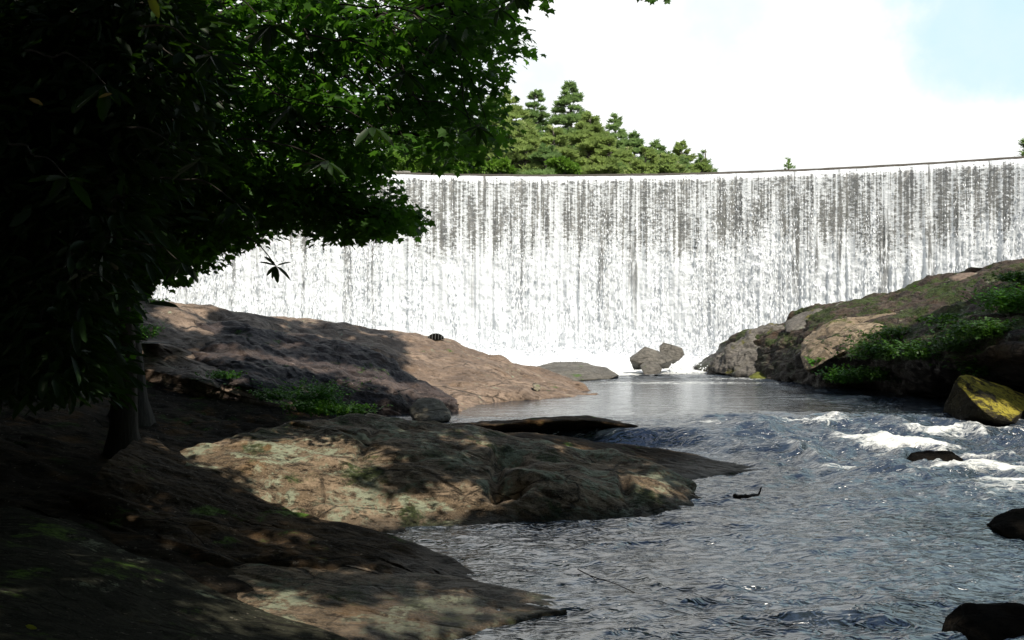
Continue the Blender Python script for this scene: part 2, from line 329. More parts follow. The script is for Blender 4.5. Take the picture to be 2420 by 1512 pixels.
M_bark = bark_mat('bark', (0.018, 0.014, 0.010), (0.042, 0.034, 0.026))
M_pbark = bark_mat('pine_bark', (0.09, 0.075, 0.06), (0.16, 0.14, 0.12))
M_twig = bark_mat('pale_twig_bark', (0.07, 0.055, 0.035), (0.12, 0.10, 0.065))
M_drift = plain_mat('wet_driftwood', (0.03, 0.024, 0.02), 0.5)
M_concrete = plain_mat('weathered_concrete', (0.30, 0.29, 0.26), 0.8)
M_hill = plain_mat('forest_floor', (0.05, 0.06, 0.025), 0.95, 2)

# falling water: aerated water is white, bare gaps show the wet wall
def fall_mat():
    m, g = newmat('falling_water')
    uv = g.n('ShaderNodeUVMap', uv_map='UVMap').outputs[0]; s = g.n('ShaderNodeSeparateXYZ', {'Vector': uv}); u, v = s.outputs[0], s.outputs[1]   # u along the dam in m, v metres below the crest
    def nz(su, sv, det=3, rough=0.5, off=0.0, dist=0.0):
        c = g.n('ShaderNodeCombineXYZ', {'X': g.m('MULTIPLY', u, su), 'Y': g.m('MULTIPLY', v, sv), 'Z': off}).outputs[0]
        return g.noise(c, 1.0, det, rough, dist)
    col = nz(1.3, 0.05, 4, 0.65, 3.0)        # broad columns
    thin = nz(10.0, 0.14, 3, 0.65, 7.0)       # thin strands
    scal = nz(5.5, 11.0, 4, 0.7, 1.0, 0.5)   # scalloped beads
    blot = nz(2.2, 0.45, 4, 0.6, 5.0)
    vt = g.m('ADD', v, g.m('MULTIPLY', g.m('SUBTRACT', nz(0.25, 0.0, 2, 0.5, 9.0), 0.5), 2.2))
    x = g.m('ADD', g.m('MULTIPLY', col, 0.85), g.m('MULTIPLY', thin, 0.98))
    beadw = g.m('SUBTRACT', 1.0, g.m('MULTIPLY', g.ss(v, 3.2, 5.8), 0.55))
    x = g.m('ADD', x, g.m('MULTIPLY', g.m('MULTIPLY', scal, 0.92), beadw))
    x = g.m('ADD', x, g.m('MULTIPLY', g.m('SUBTRACT', 1.0, beadw), 0.46))
    x = g.m('ADD', x, g.m('MULTIPLY', blot, 0.7))
    # mean about 1.57
    thr = g.m('ADD', 1.735, g.m('MULTIPLY', g.ss(v, 0.02, 0.38, 1.0, 0.0), -0.26))
    thr = g.m('SUBTRACT', thr, g.m('MULTIPLY', g.ss(vt, 1.8, 5.6), 0.70))
    a = g.ss(g.m('SUBTRACT', x, thr), -0.15, 0.15)
    gap = g.m('MULTIPLY', g.ss(nz(2.6, 0.10, 3, 0.6, 21.0), 0.56, 0.68), g.ss(nz(9.0, 0.9, 3, 0.6, 31.0), 0.36, 0.52))         # narrow columns with hardly any water
    a = g.m('MULTIPLY', a, g.m('SUBTRACT', 1.0, g.m('MULTIPLY', gap, g.ss(vt, 2.5, 6.5, 0.85, 0.30))))
    a = g.m('MAXIMUM', a, 0.14)
    dif = g.n('ShaderNodeBsdfPrincipled', {'Base Color': (0.88, 0.92, 0.96, 1), 'Roughness': 0.35, 'Normal': g.n('ShaderNodeBump', {'Height': g.m('ADD', scal, thin), 'Strength': 0.45, 'Distance': 0.08}).outputs[0]})
    tr = g.n('ShaderNodeBsdfTranslucent', {'Color': (0.92, 0.94, 0.95, 1)})
    mx = g.n('ShaderNodeMixShader', {0: 0.25}); g.link(dif.outputs[0], mx.inputs[1]); g.link(tr.outputs[0], mx.inputs[2])
    tp = g.n('ShaderNodeBsdfTransparent'); m2 = g.n('ShaderNodeMixShader', {0: a}); g.link(tp.outputs[0], m2.inputs[1]); g.link(mx.outputs[0], m2.inputs[2])
    g.link(m2.outputs[0], g.n('ShaderNodeOutputMaterial').inputs[0]); return m
M_fall = fall_mat()
def foam_mat():
    m, g = newmat('white_foam'); pos = g.n('ShaderNodeNewGeometry').outputs['Position']; n = g.noise(pos, 7, 6, 0.7)
    p = g.n('ShaderNodeBsdfPrincipled', {'Base Color': (0.87, 0.90, 0.94, 1), 'Roughness': 0.6, 'Subsurface Weight': 0.0, 'Normal': g.n('ShaderNodeBump', {'Height': n, 'Strength': 0.6, 'Distance': 0.08}).outputs[0]})
    g.link(p.outputs[0], g.n('ShaderNodeOutputMaterial').inputs[0]); return m
M_foam = foam_mat()
def river_mat():
    m, g = newmat('river_water'); pos = g.n('ShaderNodeNewGeometry').outputs['Position']
    fo = g.n('ShaderNodeAttribute', attribute_name='foam').outputs['Fac']
    mp = g.n('ShaderNodeMapping', {'Vector': pos, 'Scale': (1.0, 2.3, 1)}).outputs[0]
    n1 = g.noise(mp, 5.5, 2, 0.5, 0.8); n2 = g.noise(pos, 28, 4, 0.6)
    sh = g.m('SUBTRACT', 1.0, g.m('ABSOLUTE', g.m('MULTIPLY', g.m('SUBTRACT', n1, 0.5), 4.0)))
    h = g.m('ADD', g.m('ADD', g.m('MULTIPLY', n1, 0.5), g.m('MULTIPLY', sh, 0.28)), g.m('MULTIPLY', n2, 0.05))
    bp = g.n('ShaderNodeBump', {'Height': h, 'Strength': g.n('ShaderNodeAttribute', attribute_name='chop').outputs['Fac'], 'Distance': 0.05}).outputs[0]
    wat = g.n('ShaderNodeBsdfPrincipled', {'Base Color': (0.022, 0.031, 0.043, 1), 'Roughness': 0.12, 'IOR': 2.0, 'Normal': bp, 'Specular IOR Level': 0.8})
    fn = g.noise(mp, 5.5, 8, 0.75, 0.8)
    ff = g.ss(g.m('ADD', fo, g.m('MULTIPLY', g.m('SUBTRACT', fn, 0.5), 1.9)), 0.42, 0.95)
    fm = g.n('ShaderNodeBsdfPrincipled', {'Base Color': (0.80, 0.82, 0.80, 1), 'Roughness': 0.55, 'Normal': g.n('ShaderNodeBump', {'Height': fn, 'Strength': 0.8, 'Distance': 0.06}).outputs[0]})
    mx = g.n('ShaderNodeMixShader', {0: ff}); g.link(wat.outputs[0], mx.inputs[1]); g.link(fm.outputs[0], mx.inputs[2])
    g.link(mx.outputs[0], g.n('ShaderNodeOutputMaterial').inputs[0]); return m
M_river = river_mat()
def wall_mat():
    m, g = newmat('wet_dam_masonry'); pos = g.n('ShaderNodeNewGeometry').outputs['Position']
    mp = g.n('ShaderNodeMapping', {'Vector': pos, 'Scale': (1.6, 1.6, 0.25)}).outputs[0]
    n = g.noise(mp, 2.2, 7, 0.7); b = g.noise(pos, 5, 6, 0.7)
    c = g.mix(g.ss(n, .38, .62), (0.10, 0.098, 0.088), (0.20, 0.195, 0.18)); c = g.mix(g.m('MULTIPLY', g.ss(b, .5, .7), .6), c, (0.10, 0.11, 0.07))
    p = g.n('ShaderNodeBsdfPrincipled', {'Base Color': c, 'Roughness': 0.4, 'Normal': g.n('ShaderNodeBump', {'Height': b, 'Strength': 0.6, 'Distance': 0.05}).outputs[0]})
    g.link(p.outputs[0], g.n('ShaderNodeOutputMaterial').inputs[0]); return m
M_wall = wall_mat()

# ------------------------------------------------------------------ the dam: an arc round (1.5,-1), radius 35
DC = np.array([1.5, -1.0]); DR = 35.0; ZTOP = 7.60; ZF = 0.25
A0, A1 = math.radians(-36), math.radians(40)
def arc(a, r): return DC[0] + r * np.sin(a), DC[1] + r * np.cos(a)
def arc_wall(name, rows, mat, n=400, jit=0.0, parent=None):
    a = np.linspace(A0, A1, n); P = []
    for r, z in rows:
        x, y = arc(a, r + np.zeros(n)); P.append(np.stack([x, y, z + jit * fbm(a * 60, a * 0 + r, 0, 3, 3)], 1))
    P = np.array(P); return obj(name, mesh_np(name, P.reshape(-1, 3), grid_faces(len(rows), n)), mat, parent)
dam = empty('dam', (DC[0], DC[1] + DR, 0))
dam_kids = [arc_wall('wall', [(DR + 0.35, -1.0), (DR + 0.12, 6.9), (DR + 0.10, 7.35), (DR + 1.2, 7.40)], M_wall),
            arc_wall('crest', [(DR + 0.50, 7.30), (DR + 0.47, 7.66), (DR + 0.70, 7.68), (DR + 0.75, 7.30)], plain_mat('weathered_crest_stone', (0.06, 0.052, 0.042), 0.8), jit=0.02)]
for k in dam_kids: k.parent = dam; k.location = -Vector(dam.location)
tag(dam, 'curved stone dam with river water spilling over its whole crest', 'dam')
def make_fall():
    nu, nv = 1500, 260; a = np.linspace(A0, A1, nu); arc_m = a * DR
    t = np.linspace(0, 1, nv) ** 1.15; d = -0.06 + t * (ZTOP - ZF + 0.10)
    A, D = np.meshgrid(arc_m, d); aa = A / DR
    off = -0.30 * sstep(0.0, 0.4, D) * 0.4 - 0.02 * D          # falls a little clear of the wall
    rough = 0.02 + 0.10 * sstep(0.3, 6, D)
    off = off - rough * (ridged(A * 1.6, D * 0.18, 0, 3, 2) + 0.9 * ridged(A * 5.5, D * 0.35, 0, 2, 8)) - 0.5 * rough * fbm(A * 4, D * 4, 0, 3, 5)
    back = sstep(0.25, -0.1, D)
    r = DR + off + 0.42 * back
    z = ZTOP - 0.02 - D - 0.05 * (1 - sstep(0, .3, D)) * fbm(A * 3, A * 0, 0, 3, 6); z = np.minimum(z, ZTOP - 0.05)
    x, y = DC[0] + r * np.sin(aa), DC[1] + r * np.cos(aa)
    me = mesh_np('waterfall', np.stack([x, y, z], 2).reshape(-1, 3), grid_faces(nv, nu))
    uvl = me.uv_layers.new(name='UVMap'); li = np.empty(len(me.loops), np.int32); me.loops.foreach_get('vertex_index', li)
    UV = np.stack([A.ravel() + 50, D.ravel()], 1).astype(np.float32); uvl.data.foreach_set('uv', UV[li].ravel())
    o = obj('waterfall', me, M_fall); tag(o, 'wide white curtain of water falling down the face of the curved dam', 'waterfall', kind='stuff'); return o
make_fall()
# falling beads and drops in front of the curtain
def make_drops():
    n = 26000; a = RNG.uniform(A0, A1, n); D = RNG.beta(1.6, 1.3, n) * 7.0 + 0.3
    arc_m = a * DR; keep = (vn(arc_m * 1.3, arc_m * 0, 0, 2) + 0.5 * vn(arc_m * 6, D * .3, 0, 4)) > RNG.uniform(-0.7, 0.6, n)
    a, D = a[keep], D[keep]; n = len(a)
    r = DR - 0.22 - 0.03 * D - np.abs(RNG.normal(0, 0.10, n)) * (0.3 + D / 5)
    x, y = arc(a, r); loc = np.stack([x, y, ZTOP - D], 1)
    T = np.array([(1, 0, 0), (0, 1, 0), (0, -.5, .87), (0, -.5, -.87), (-1, 0, 0)]); F = [(0, 1, 2), (0, 2, 3), (0, 3, 1), (4, 2, 1), (4, 3, 2), (4, 1, 3)]
    ax = np.tile([0.0, 0, 1], (n, 1)) + 0.15 * RNG.normal(size=(n, 3)); nm = rvec(n)
    L = RNG.uniform(0.02, 0.11, n) * (0.6 + D / 6); Wd = RNG.uniform(0.009, 0.024, n)
    V, Fc = scatter(T, F, loc, ax, nm, np.stack([L, Wd, Wd], 1))
    o = obj('water_drops', mesh_np('water_drops', V, Fc), M_foam); tag(o, 'white drops and threads of water falling in front of the dam', 'water drops', kind='stuff')
make_drops()
def make_splash():
    n = 22000; rg = np.random.default_rng(12); a = rg.uniform(A0, A1, n); q = rg.exponential(0.9, n).clip(0, 5)
    burst = 0.35 + 0.9 * np.abs(vn(a * 28, q * 0.4, 0, 3)); h = rg.exponential(0.30, n) * burst * np.exp(-q * 0.45) * 1.5
    x, y = arc(a, DR - 0.3 - q); loc = np.stack([x, y, ZF + 0.05 + 0.5 * np.exp(-q * .9) + h], 1)
    T = np.array([(1, 0, 0), (0, 1, 0), (0, -.5, .87), (0, -.5, -.87), (-1, 0, 0)]); F = [(0, 1, 2), (0, 2, 3), (0, 3, 1), (4, 2, 1), (4, 3, 2), (4, 1, 3)]
    V, Fc = scatter(T, F, loc, rvec(n, rg), rvec(n, rg), rg.uniform(.012, .045, n))
    o = obj('splash', mesh_np('splash', V, Fc), M_foam); tag(o, 'fine white droplets thrown up where the water lands', 'splash', kind='stuff')
make_splash()

# foam heaped at the foot of the fall
def make_foam():
    nu, nv = 700, 90; a = np.linspace(A0, A1, nu); w = np.linspace(0, 1, nv); Aa, Wv = np.meshgrid(a, w)
    r = DR - 0.1 - Wv * 5.0
    x, y = DC[0] + r * np.sin(Aa), DC[1] + r * np.cos(Aa)
    h = 0.62 * np.exp(-(Wv * 3.6) ** 1.3) - 0.12 * Wv
    z = ZF - 0.03 + h * (0.75 + 0.8 * np.abs(fbm(x * 0.9, y * 0.9, 0, 4, 3))) + 0.12 * fbm(x * 2.5, y * 2.5, 0, 4, 5) * (1 - Wv)
    o = obj('foam', mesh_np('foam', np.stack([x, y, z], 2).reshape(-1, 3), grid_faces(nv, nu)), M_foam)
    tag(o, 'churning white foam where the falling water hits the pool', 'foam', kind='stuff')
make_foam()
a = np.linspace(A0, A1, 60); xs, ys = arc(a, DR + 0.6)
P = np.stack([np.stack([xs, ys, 0 * xs + 7.52], 1), np.stack([xs * 2.2, ys + 60, 0 * xs + 7.52], 1)])
o = obj('reservoir', mesh_np('reservoir', P.reshape(-1, 3), grid_faces(2, 60)), M_river); tag(o, kind='structure')

# spray hanging over the foot of the fall
def make_spray():
    m, g = newmat('spray_mist'); m.node_tree.nodes.clear()
    vol = g.n('ShaderNodeVolumePrincipled', {'Color': (0.97, 0.98, 1, 1), 'Density': 0.05, 'Anisotropy': 0.3}); out = g.n('ShaderNodeOutputMaterial'); g.link(vol.outputs[0], out.inputs['Volume'])
    bm = bmesh.new()
    from mathutils import Matrix
    for (px, Y, rx, ry, rz) in ((1330, 32.0, 4.2, 1.5, 1.5), (1560, 31.2, 3.2, 1.7, 1.3), (1740, 31.4, 2.8, 1.3, 1.6), (1080, 31.9, 4.0, 1.2, 1.2)):
        x = (px - PXW) / FL * Y
        bmesh.ops.create_icosphere(bm, subdivisions=4, radius=1, matrix=Matrix.Translation((x, Y, 0.35)) @ Matrix.Diagonal((rx, ry, rz, 1)))
    me = bpy.data.meshes.new('spray_mist'); bm.to_mesh(me); bm.free()
    tag(obj('spray_mist', me, m), 'white spray drifting at the foot of the waterfall', 'spray', kind='stuff')
make_spray()

# ------------------------------------------------------------------ river
def Xw(Y): return np.interp(Y, [0, 5.5, 7, 8.3, 11, 14, 16, 20, 24, 30], [-0.2, -0.5, -0.8, -1.5, -1.9, -1.7, -1.4, -0.6, 0.5, -12])
def river_level(X, Y):
    edge = 14.6 + 0.25 * (X - 3) * (X > 3) + 0.5 * vn(X * 0.7, X * 0, 0, 8)
    edge = np.minimum(edge, 16.2)
    wid = 2.6 * sstep(2.2, 4.5, X) + 0.3
    return 0.25 * sstep(edge - wid, edge + 0.1, Y)
def make_river():
    ny, nx = 760, 560
    Yr = 1.5 * (36.5 / 1.5) ** (np.linspace(0, 1, ny)); Yr = 1.5 + (np.exp(np.linspace(0, 1, ny) * 2.6) - 1) / (math.exp(2.6) - 1) * 34.6
    fx = np.linspace(-1, 1, nx)
    X = fx[None] * (3.0 + 0.66 * Yr[:, None]) + 0.5; Y = np.repeat(Yr[:, None], nx, 1)
    lv = river_level(X, Y)
    slope = sstep(2.5, 5, X) * sstep(9.3, 12.2, Y) * sstep(17.0, 15.0, Y)
    right = sstep(3.2, 6.0, X + 0.25 * (Y - 9)) * sstep(6.0, 9.5, Y) * sstep(18, 15, Y)
    turb = np.clip(slope + 0.55 * right, 0, 1.2)
    # rippled surface: crested wavelets, longer across the view than along the flow
    wx = X + 0.25 * fbm(X * 0.8, Y * 0.8, 0, 2, 11); wy = Y + 0.25 * fbm(X * 0.8, Y * 0.8, 0, 2, 12)
    z = 0.034 * ridged(wx * 1.2, wy * 2.6, 0, 3, 21) + 0.018 * fbm(wx * 2.2, wy * 5.0, 0, 3, 22) + 0.007 * ridged(wx * 5, wy * 9, 0, 2, 23)
    pool = sstep(15.0, 16.5, Y) * (1 - sstep(23, 27, Y)) * sstep(9.0, 5.0, X); calm = 1 - 0.85 * pool
    z = z + 0.016 * np.maximum(0, ridged(wx * 2.0, wy * 5.5, 0, 2, 24)) ** 2
    shore = 0.35 + 0.65 * np.where(Y < 8.2, sstep(0.1, 1.3, X - Xw(Y)), 1.0)
    z = z * calm * shore
    z = z + turb * (0.13 * ridged(wx * 0.9, wy * 1.6, 0, 4, 31) + 0.05 * fbm(wx * 3, wy * 4, 0, 4, 32))
    base = sstep(24, 31, Y); z = z + base * 0.06 * fbm(X * 1.5, Y * 1.5, 0, 4, 33)
    # water humped over a sunken rock, bottom right, and over the one in the rapids
    for (px, py, zz, sx, sy, hh) in ((1990, 1462, 0.0, 0.42, 0.18, 0.07), (2130, 1070, 0.1, 0.5, 0.25, 0.10)):
        c = WZ(px, py, zz); z = z + hh * np.exp(-(((X - c[0]) / sx) ** 2 + ((Y - c[1]) / sy) ** 2))
    zt = lv + z
    # foam on the rapids
    foam = np.zeros_like(X)
    for (px, py, zz, sx, sy, a_) in ((1920, 1010, .15, .55, .5, .62), (2150, 1050, .1, .95, .40, 1.0), (2040, 1040, .1, .7, .28, .8), (2360, 1110, .05, .7, .3, .5), (2010, 1020, .15, .4, .2, .5), (2350, 1012, .2, .6, .3, .5), (2390, 1150, .0, .5, .25, .5), (2040, 1075, .08, .5, .2, .5), (2300, 1075, .08, .4, .3, .5), (2230, 1062, .1, .6, .2, .6), (2230, 1018, .2, .8, .35, .62), (2170, 990, .2, .35, .4, .55),
                                 (2170, 1108, .05, .95, .13, .72), (1990, 1112, .02, .6, .15, .42), (2380, 1060, .1, 1.0, .8, .36), (2400, 1165, .0, .8, .5, .38), (2330, 1195, .0, .8, .3, .3),
                                 (1960, 1475, .0, .25, .07, .42), (1650, 1008, .22, .5, .12, .6), (1500, 880, .25, 2.0, 1.4, .7), (1600, 905, .25, 4.2, .9, .62), (1450, 885, .25, 1.5, 1.0, .65), (1750, 895, .25, 2.0, 1.0, .6)):
        c = WZ(px, py, zz); foam = np.maximum(foam, a_ * np.exp(-(((X - c[0]) / sx) ** 2 + ((Y - c[1]) / sy) ** 2)))
    crest = np.clip(ridged(wx * 0.9, wy * 1.6, 0, 4, 31), -1, 1)
    foam = foam + turb * 0.42 * np.clip(crest, 0, 1) + 0.75 * sstep(26.5, 30.5, Y)
    me = mesh_np('river', np.stack([X, Y, zt], 2).reshape(-1, 3), grid_faces(ny, nx))
    at = me.attributes.new('chop', 'FLOAT', 'POINT'); at.data.foreach_set('value', (0.78 - 0.60 * pool).ravel().astype(np.float32))
    at = me.attributes.new('foam', 'FLOAT', 'POINT'); at.data.foreach_set('value', foam.ravel().astype(np.float32))
    o = obj('river', me, M_river); tag(o, kind='structure')
make_river()
P = np.array([[-60, -40, -1.2], [80, -40, -1.2], [80, 40, -1.2], [-60, 40, -1.2]], float)
tag(obj('riverbed', mesh_np('riverbed', P, np.array([[0, 1, 2, 3]])), M_dark), kind='structure')

# ------------------------------------------------------------------ left bank
def bank_z(X, Y):
    d = Xw(Y) - X
    z = 0.175 * d - 0.10
    z = np.where(d < 0, -0.10 + 0.5 * d, z)
    z = z + np.maximum(0, d - 6.5) * 0.55 * (1 - 0.85 * sstep(17.5, 21.5, Y))
    z = z + 0.3 * sstep(13, 19, Y) * sstep(0.5, 4, d)
    return np.maximum(z, -1.3)
def make_bank():
    ny, nx = 620, 520
    Yr = -4 + (np.exp(np.linspace(0, 1, ny) * 1.3) - 1) / (math.exp(1.3) - 1) * 42
    X = Xw(Yr)[:, None] + 1.2 - (np.linspace(0, 1, nx) ** 1.9)[None] * 32; Y = np.repeat(Yr[:, None], nx, 1)
    z = bank_z(X, Y); P = np.stack([X, Y, z], 2)
    d = strata(P, 0.075, 4, 0.62) + 0.10 * fbm(X * 0.5, Y * 0.5, 0, 3, 9)
    far = sstep(7, 11, Xw(Y) - X)
    P[..., 2] += d * sstep(-1.0, 0.8, Xw(Y) - X) + far * 0.5 * fbm(X * 0.4, Y * 0.4, 0, 4, 15)
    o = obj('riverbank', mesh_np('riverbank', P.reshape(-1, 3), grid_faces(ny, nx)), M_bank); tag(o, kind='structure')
make_bank()

def DT(px, py, Y, rx, rz, ry, dp):
    c = W(px, py, Y); k = Y / FL; return (c[0], c[1], c[2], rx * k, ry, rz * k, dp)
def rail(*pts): return [W(*p) for p in pts]
A_ridge = rail((300, 702, 20), (430, 713, 20.5), (560, 735, 21), (700, 757, 22), (830, 772, 22.5), (960, 788, 23), (1080, 812, 23.5), (1200, 847, 23.5), (1310, 882, 23), (1408, 928, 21.8))
A_mid = rail((290, 765, 18.2), (440, 790, 18), (590, 820, 18), (750, 850, 18.5), (880, 870, 19), (1010, 880, 19.7), (1120, 885, 20), (1230, 897, 21), (1330, 915, 21.6), (1409, 930, 21.6))
A_low = rail((280, 810, 17.2), (450, 840, 16.8), (610, 880, 16.6), (780, 905, 17), (920, 920, 17.8), (1040, 925, 18.3), (1160, 920, 19), (1265, 922, 20), (1350, 927, 20.8), (1410, 932, 21.3))
A_foot = rail((270, 845, 16.5), (450, 885, 15.6), (620, 935, 15.6), (800, 965, 16), (960, 980, 16.5), (1070, 972, 17.0), (1200, 950, 18.9), (1300, 944, 19.6), (1370, 939, 20.2), (1412, 934, 20.9))
tag(loft('bedrock_slab', [A_ridge, A_mid, A_low, A_foot], M_slab, 460, 220, 0.065, 3, 0.8, back=(2.0, 1.5), lumps=0.18, dents=[DT(635, 788, 20.5, 50, 14, .8, .38), DT(480, 740, 20.2, 70, 14, .6, .25), DT(900, 862, 19.4, 40, 14, .5, .22), DT(560, 770, 20.3, 40, 8, .5, .2)]), 'long sloping brown bedrock slab running down to the pool below the waterfall', 'rock')
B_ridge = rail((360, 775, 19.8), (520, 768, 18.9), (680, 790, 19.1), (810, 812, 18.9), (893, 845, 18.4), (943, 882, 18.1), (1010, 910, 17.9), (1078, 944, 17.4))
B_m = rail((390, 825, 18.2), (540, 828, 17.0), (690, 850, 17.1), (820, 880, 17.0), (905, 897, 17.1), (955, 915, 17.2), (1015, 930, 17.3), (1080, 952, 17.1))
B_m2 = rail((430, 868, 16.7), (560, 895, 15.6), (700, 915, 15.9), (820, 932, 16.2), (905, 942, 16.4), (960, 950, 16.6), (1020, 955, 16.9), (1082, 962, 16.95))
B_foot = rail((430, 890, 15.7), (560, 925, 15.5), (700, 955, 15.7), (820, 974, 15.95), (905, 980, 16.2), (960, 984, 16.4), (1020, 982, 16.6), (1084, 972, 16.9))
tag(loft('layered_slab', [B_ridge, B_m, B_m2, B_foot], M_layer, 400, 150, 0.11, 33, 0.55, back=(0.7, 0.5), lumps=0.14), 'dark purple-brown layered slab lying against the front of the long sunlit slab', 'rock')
C_ridge = rail((430, 1072, 9.6), (560, 1026, 10.2), (700, 1000, 10.6), (850, 985, 11), (1000, 1003, 11.2), (1150, 1022, 11.4), (1300, 1048, 11.3), (1420, 1068, 11.0), (1540, 1095, 10.8), (1632, 1135, 10.4), (1655, 1172, 9.95))
C_m1 = rail((432, 1080, 9.4), (560, 1060, 9.6), (700, 1050, 9.8), (855, 1045, 9.95), (1005, 1055, 10.1), (1155, 1075, 10.2), (1305, 1090, 10.2), (1425, 1100, 10.2), (1545, 1115, 10.2), (1642, 1150, 10.0), (1657, 1178, 9.88))
C_m2 = rail((436, 1090, 9.15), (565, 1115, 9.0), (700, 1140, 8.95), (865, 1150, 9.0), (1010, 1145, 9.1), (1165, 1150, 9.1), (1310, 1145, 9.25), (1430, 1140, 9.35), (1555, 1148, 9.5), (1648, 1170, 9.75), (1658, 1184, 9.8))
C_foot = rail((440, 1105, 8.9), (570, 1185, 8.5), (700, 1232, 8.4), (870, 1270, 8.2), (1020, 1270, 8.25), (1180, 1256, 8.45), (1320, 1247, 8.65), (1450, 1238, 8.8), (1570, 1225, 9.0), (1645, 1200, 9.5), (1659, 1190, 9.7))
tag(loft('lichen_outcrop', [C_ridge, C_m1, C_m2, C_foot], M_lich, 520, 260, 0.060, 6, 0.55, back=(0.9, 0.4), lumps=0.14, dents=[DT(1205, 1085, 10.2, 34, 20, .45, .22), DT(1200, 1150, 9.1, 45, 26, .22, .20), DT(1390, 1080, 10.7, 60, 12, .35, .14), DT(1175, 1120, 9.8, 14, 70, .9, .12), DT(1480, 1140, 9.5, 14, 40, .5, .10), DT(1040, 1060, 10.2, 90, 6, .2, .07), DT(870, 1040, 10.1, 12, 50, .8, .06), DT(930, 1090, 9.7, 100, 6, .2, .06), DT(700, 1180, 8.7, 90, 7, .2, .05)]), 'broad rounded outcrop with pale green lichen and dappled sun in the left foreground', 'rock')
K_ridge = rail((1140, 1020, 12.3), (1280, 1024, 12.4), (1400, 1045, 12.5), (1530, 1062, 12.5), (1630, 1078, 12.5), (1720, 1098, 12.2), (1792, 1108, 11.95))
K_m = rail((1160, 1035, 11.8), (1285, 1045, 11.8), (1410, 1065, 11.8), (1535, 1085, 11.9), (1635, 1098, 11.9), (1720, 1108, 11.8), (1792, 1110, 11.85))
K_foot = rail((1170, 1060, 11.3), (1290, 1085, 11.2), (1420, 1110, 11.1), (1540, 1132, 11.0), (1640, 1138, 11.0), (1720, 1124, 11.4), (1792, 1113, 11.7))
tag(loft('tapering_ledge', [K_ridge, K_m, K_foot], M_dark, 300, 110, 0.03, 8, 0.4, back=(0.6, 0.3), lumps=0.07), 'low brown ledge tapering to a point in the river just behind the lichen outcrop', 'rock')
D_ridge = rail((1050, 1003, 14.7), (1200, 992, 14.9), (1300, 985, 15.0), (1380, 982, 15.05), (1450, 992, 14.95), (1540, 1003, 14.9), (1630, 1008, 15.0), (1705, 1012, 15.1))
D_m = rail((1052, 1006, 14.4), (1200, 998, 14.5), (1300, 991, 14.5), (1385, 988, 14.5), (1450, 997, 14.5), (1540, 1013, 14.4), (1628, 1018, 14.6), (1705, 1015, 14.95))
D_m2 = rail((1056, 1012, 14.3), (1200, 1006, 14.35), (1300, 1001, 14.35), (1385, 999, 14.35), (1450, 1006, 14.35), (1540, 1024, 14.5), (1628, 1024, 14.65), (1705, 1018, 14.95))
D_foot = rail((1060, 1024, 14.9), (1200, 1037, 14.9), (1300, 1037, 14.95), (1380, 1037, 14.95), (1450, 1037, 14.95), (1540, 1036, 14.95), (1625, 1032, 14.95), (1705, 1022, 15.0))
tag(loft('flat_ledge', [D_ridge, D_m, D_m2, D_foot], M_dark, 340, 110, 0.035, 12, 0.35, back=(0.5, 0.2), lumps=0.05), 'flat dark ledge holding back the pool, black along its front edge', 'rock')
E_ridge = rail((330, 1045, 9.6), (480, 1133, 8.6), (600, 1195, 8.2), (750, 1241, 7.9), (880, 1268, 7.65), (1000, 1303, 7.35), (1090, 1342, 7.0), (1150, 1382, 6.7))
E_m = rail((250, 1100, 8.3), (400, 1190, 7.7), (540, 1250, 7.4), (700, 1290, 7.15), (840, 1315, 7.0), (970, 1342, 6.85), (1075, 1366, 6.75), (1148, 1386, 6.62))
E_foot = rail((200, 1190, 7.5), (350, 1270, 7.0), (500, 1320, 6.8), (670, 1345, 6.7), (830, 1378, 6.6), (965, 1396, 6.5), (1070, 1408, 6.45), (1150, 1408, 6.45))
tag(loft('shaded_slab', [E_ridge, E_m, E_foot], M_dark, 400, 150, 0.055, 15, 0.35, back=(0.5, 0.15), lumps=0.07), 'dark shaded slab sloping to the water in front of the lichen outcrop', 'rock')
F_ridge = rail((500, 1330, 6.85), (700, 1345, 6.7), (850, 1360, 6.6), (1000, 1370, 6.5), (1130, 1386, 6.4), (1250, 1411, 6.25), (1338, 1446, 6.08))
F_m = rail((520, 1400, 6.0), (710, 1420, 5.95), (860, 1425, 5.98), (1000, 1430, 6.02), (1120, 1436, 6.05), (1240, 1440, 6.05), (1338, 1448, 6.03))
F_foot = rail((640, 1540, 5.2), (780, 1530, 5.3), (920, 1520, 5.4), (1050, 1508, 5.53), (1150, 1486, 5.72), (1250, 1464, 5.9), (1338, 1451, 6.02))
tag(loft('low_slab', [F_ridge, F_m, F_foot], M_lich, 360, 150, 0.022, 18, 0.3, back=(0.5, 0.15), lumps=0.05), 'low wet slab ending in a shallow tongue at the river edge, bottom centre', 'rock')
G_ridge = rail((-220, 1150, 8.2), (-60, 1175, 7.6), (100, 1212, 7.0), (190, 1262, 6.6), (300, 1312, 6.2), (430, 1370, 5.8), (600, 1440, 5.45), (760, 1515, 5.15), (900, 1600, 4.9))
G_m = [WZ(-260, 1330, .66), WZ(-120, 1345, .62), WZ(20, 1370, .58), WZ(120, 1405, .55), WZ(230, 1445, .50), WZ(360, 1500, .44), WZ(520, 1570, .34), WZ(680, 1650, .22), WZ(820, 1740, .10)]
G_foot = [WZ(-500, 1800, .85), WZ(-340, 1800, .80), WZ(-180, 1810, .75), WZ(-60, 1830, .68), WZ(60, 1850, .60), WZ(200, 1880, .5), WZ(380, 1920, .38), WZ(560, 1960, .2), WZ(720, 2000, .05)]
tag(loft('rounded_boulder', [G_ridge, G_m, G_foot], M_grey, 340, 180, 0.02, 22, 0.5, back=(0.4, 0.3), lumps=0.09), 'smooth grey-green rock hump filling the bottom left corner', 'rock')

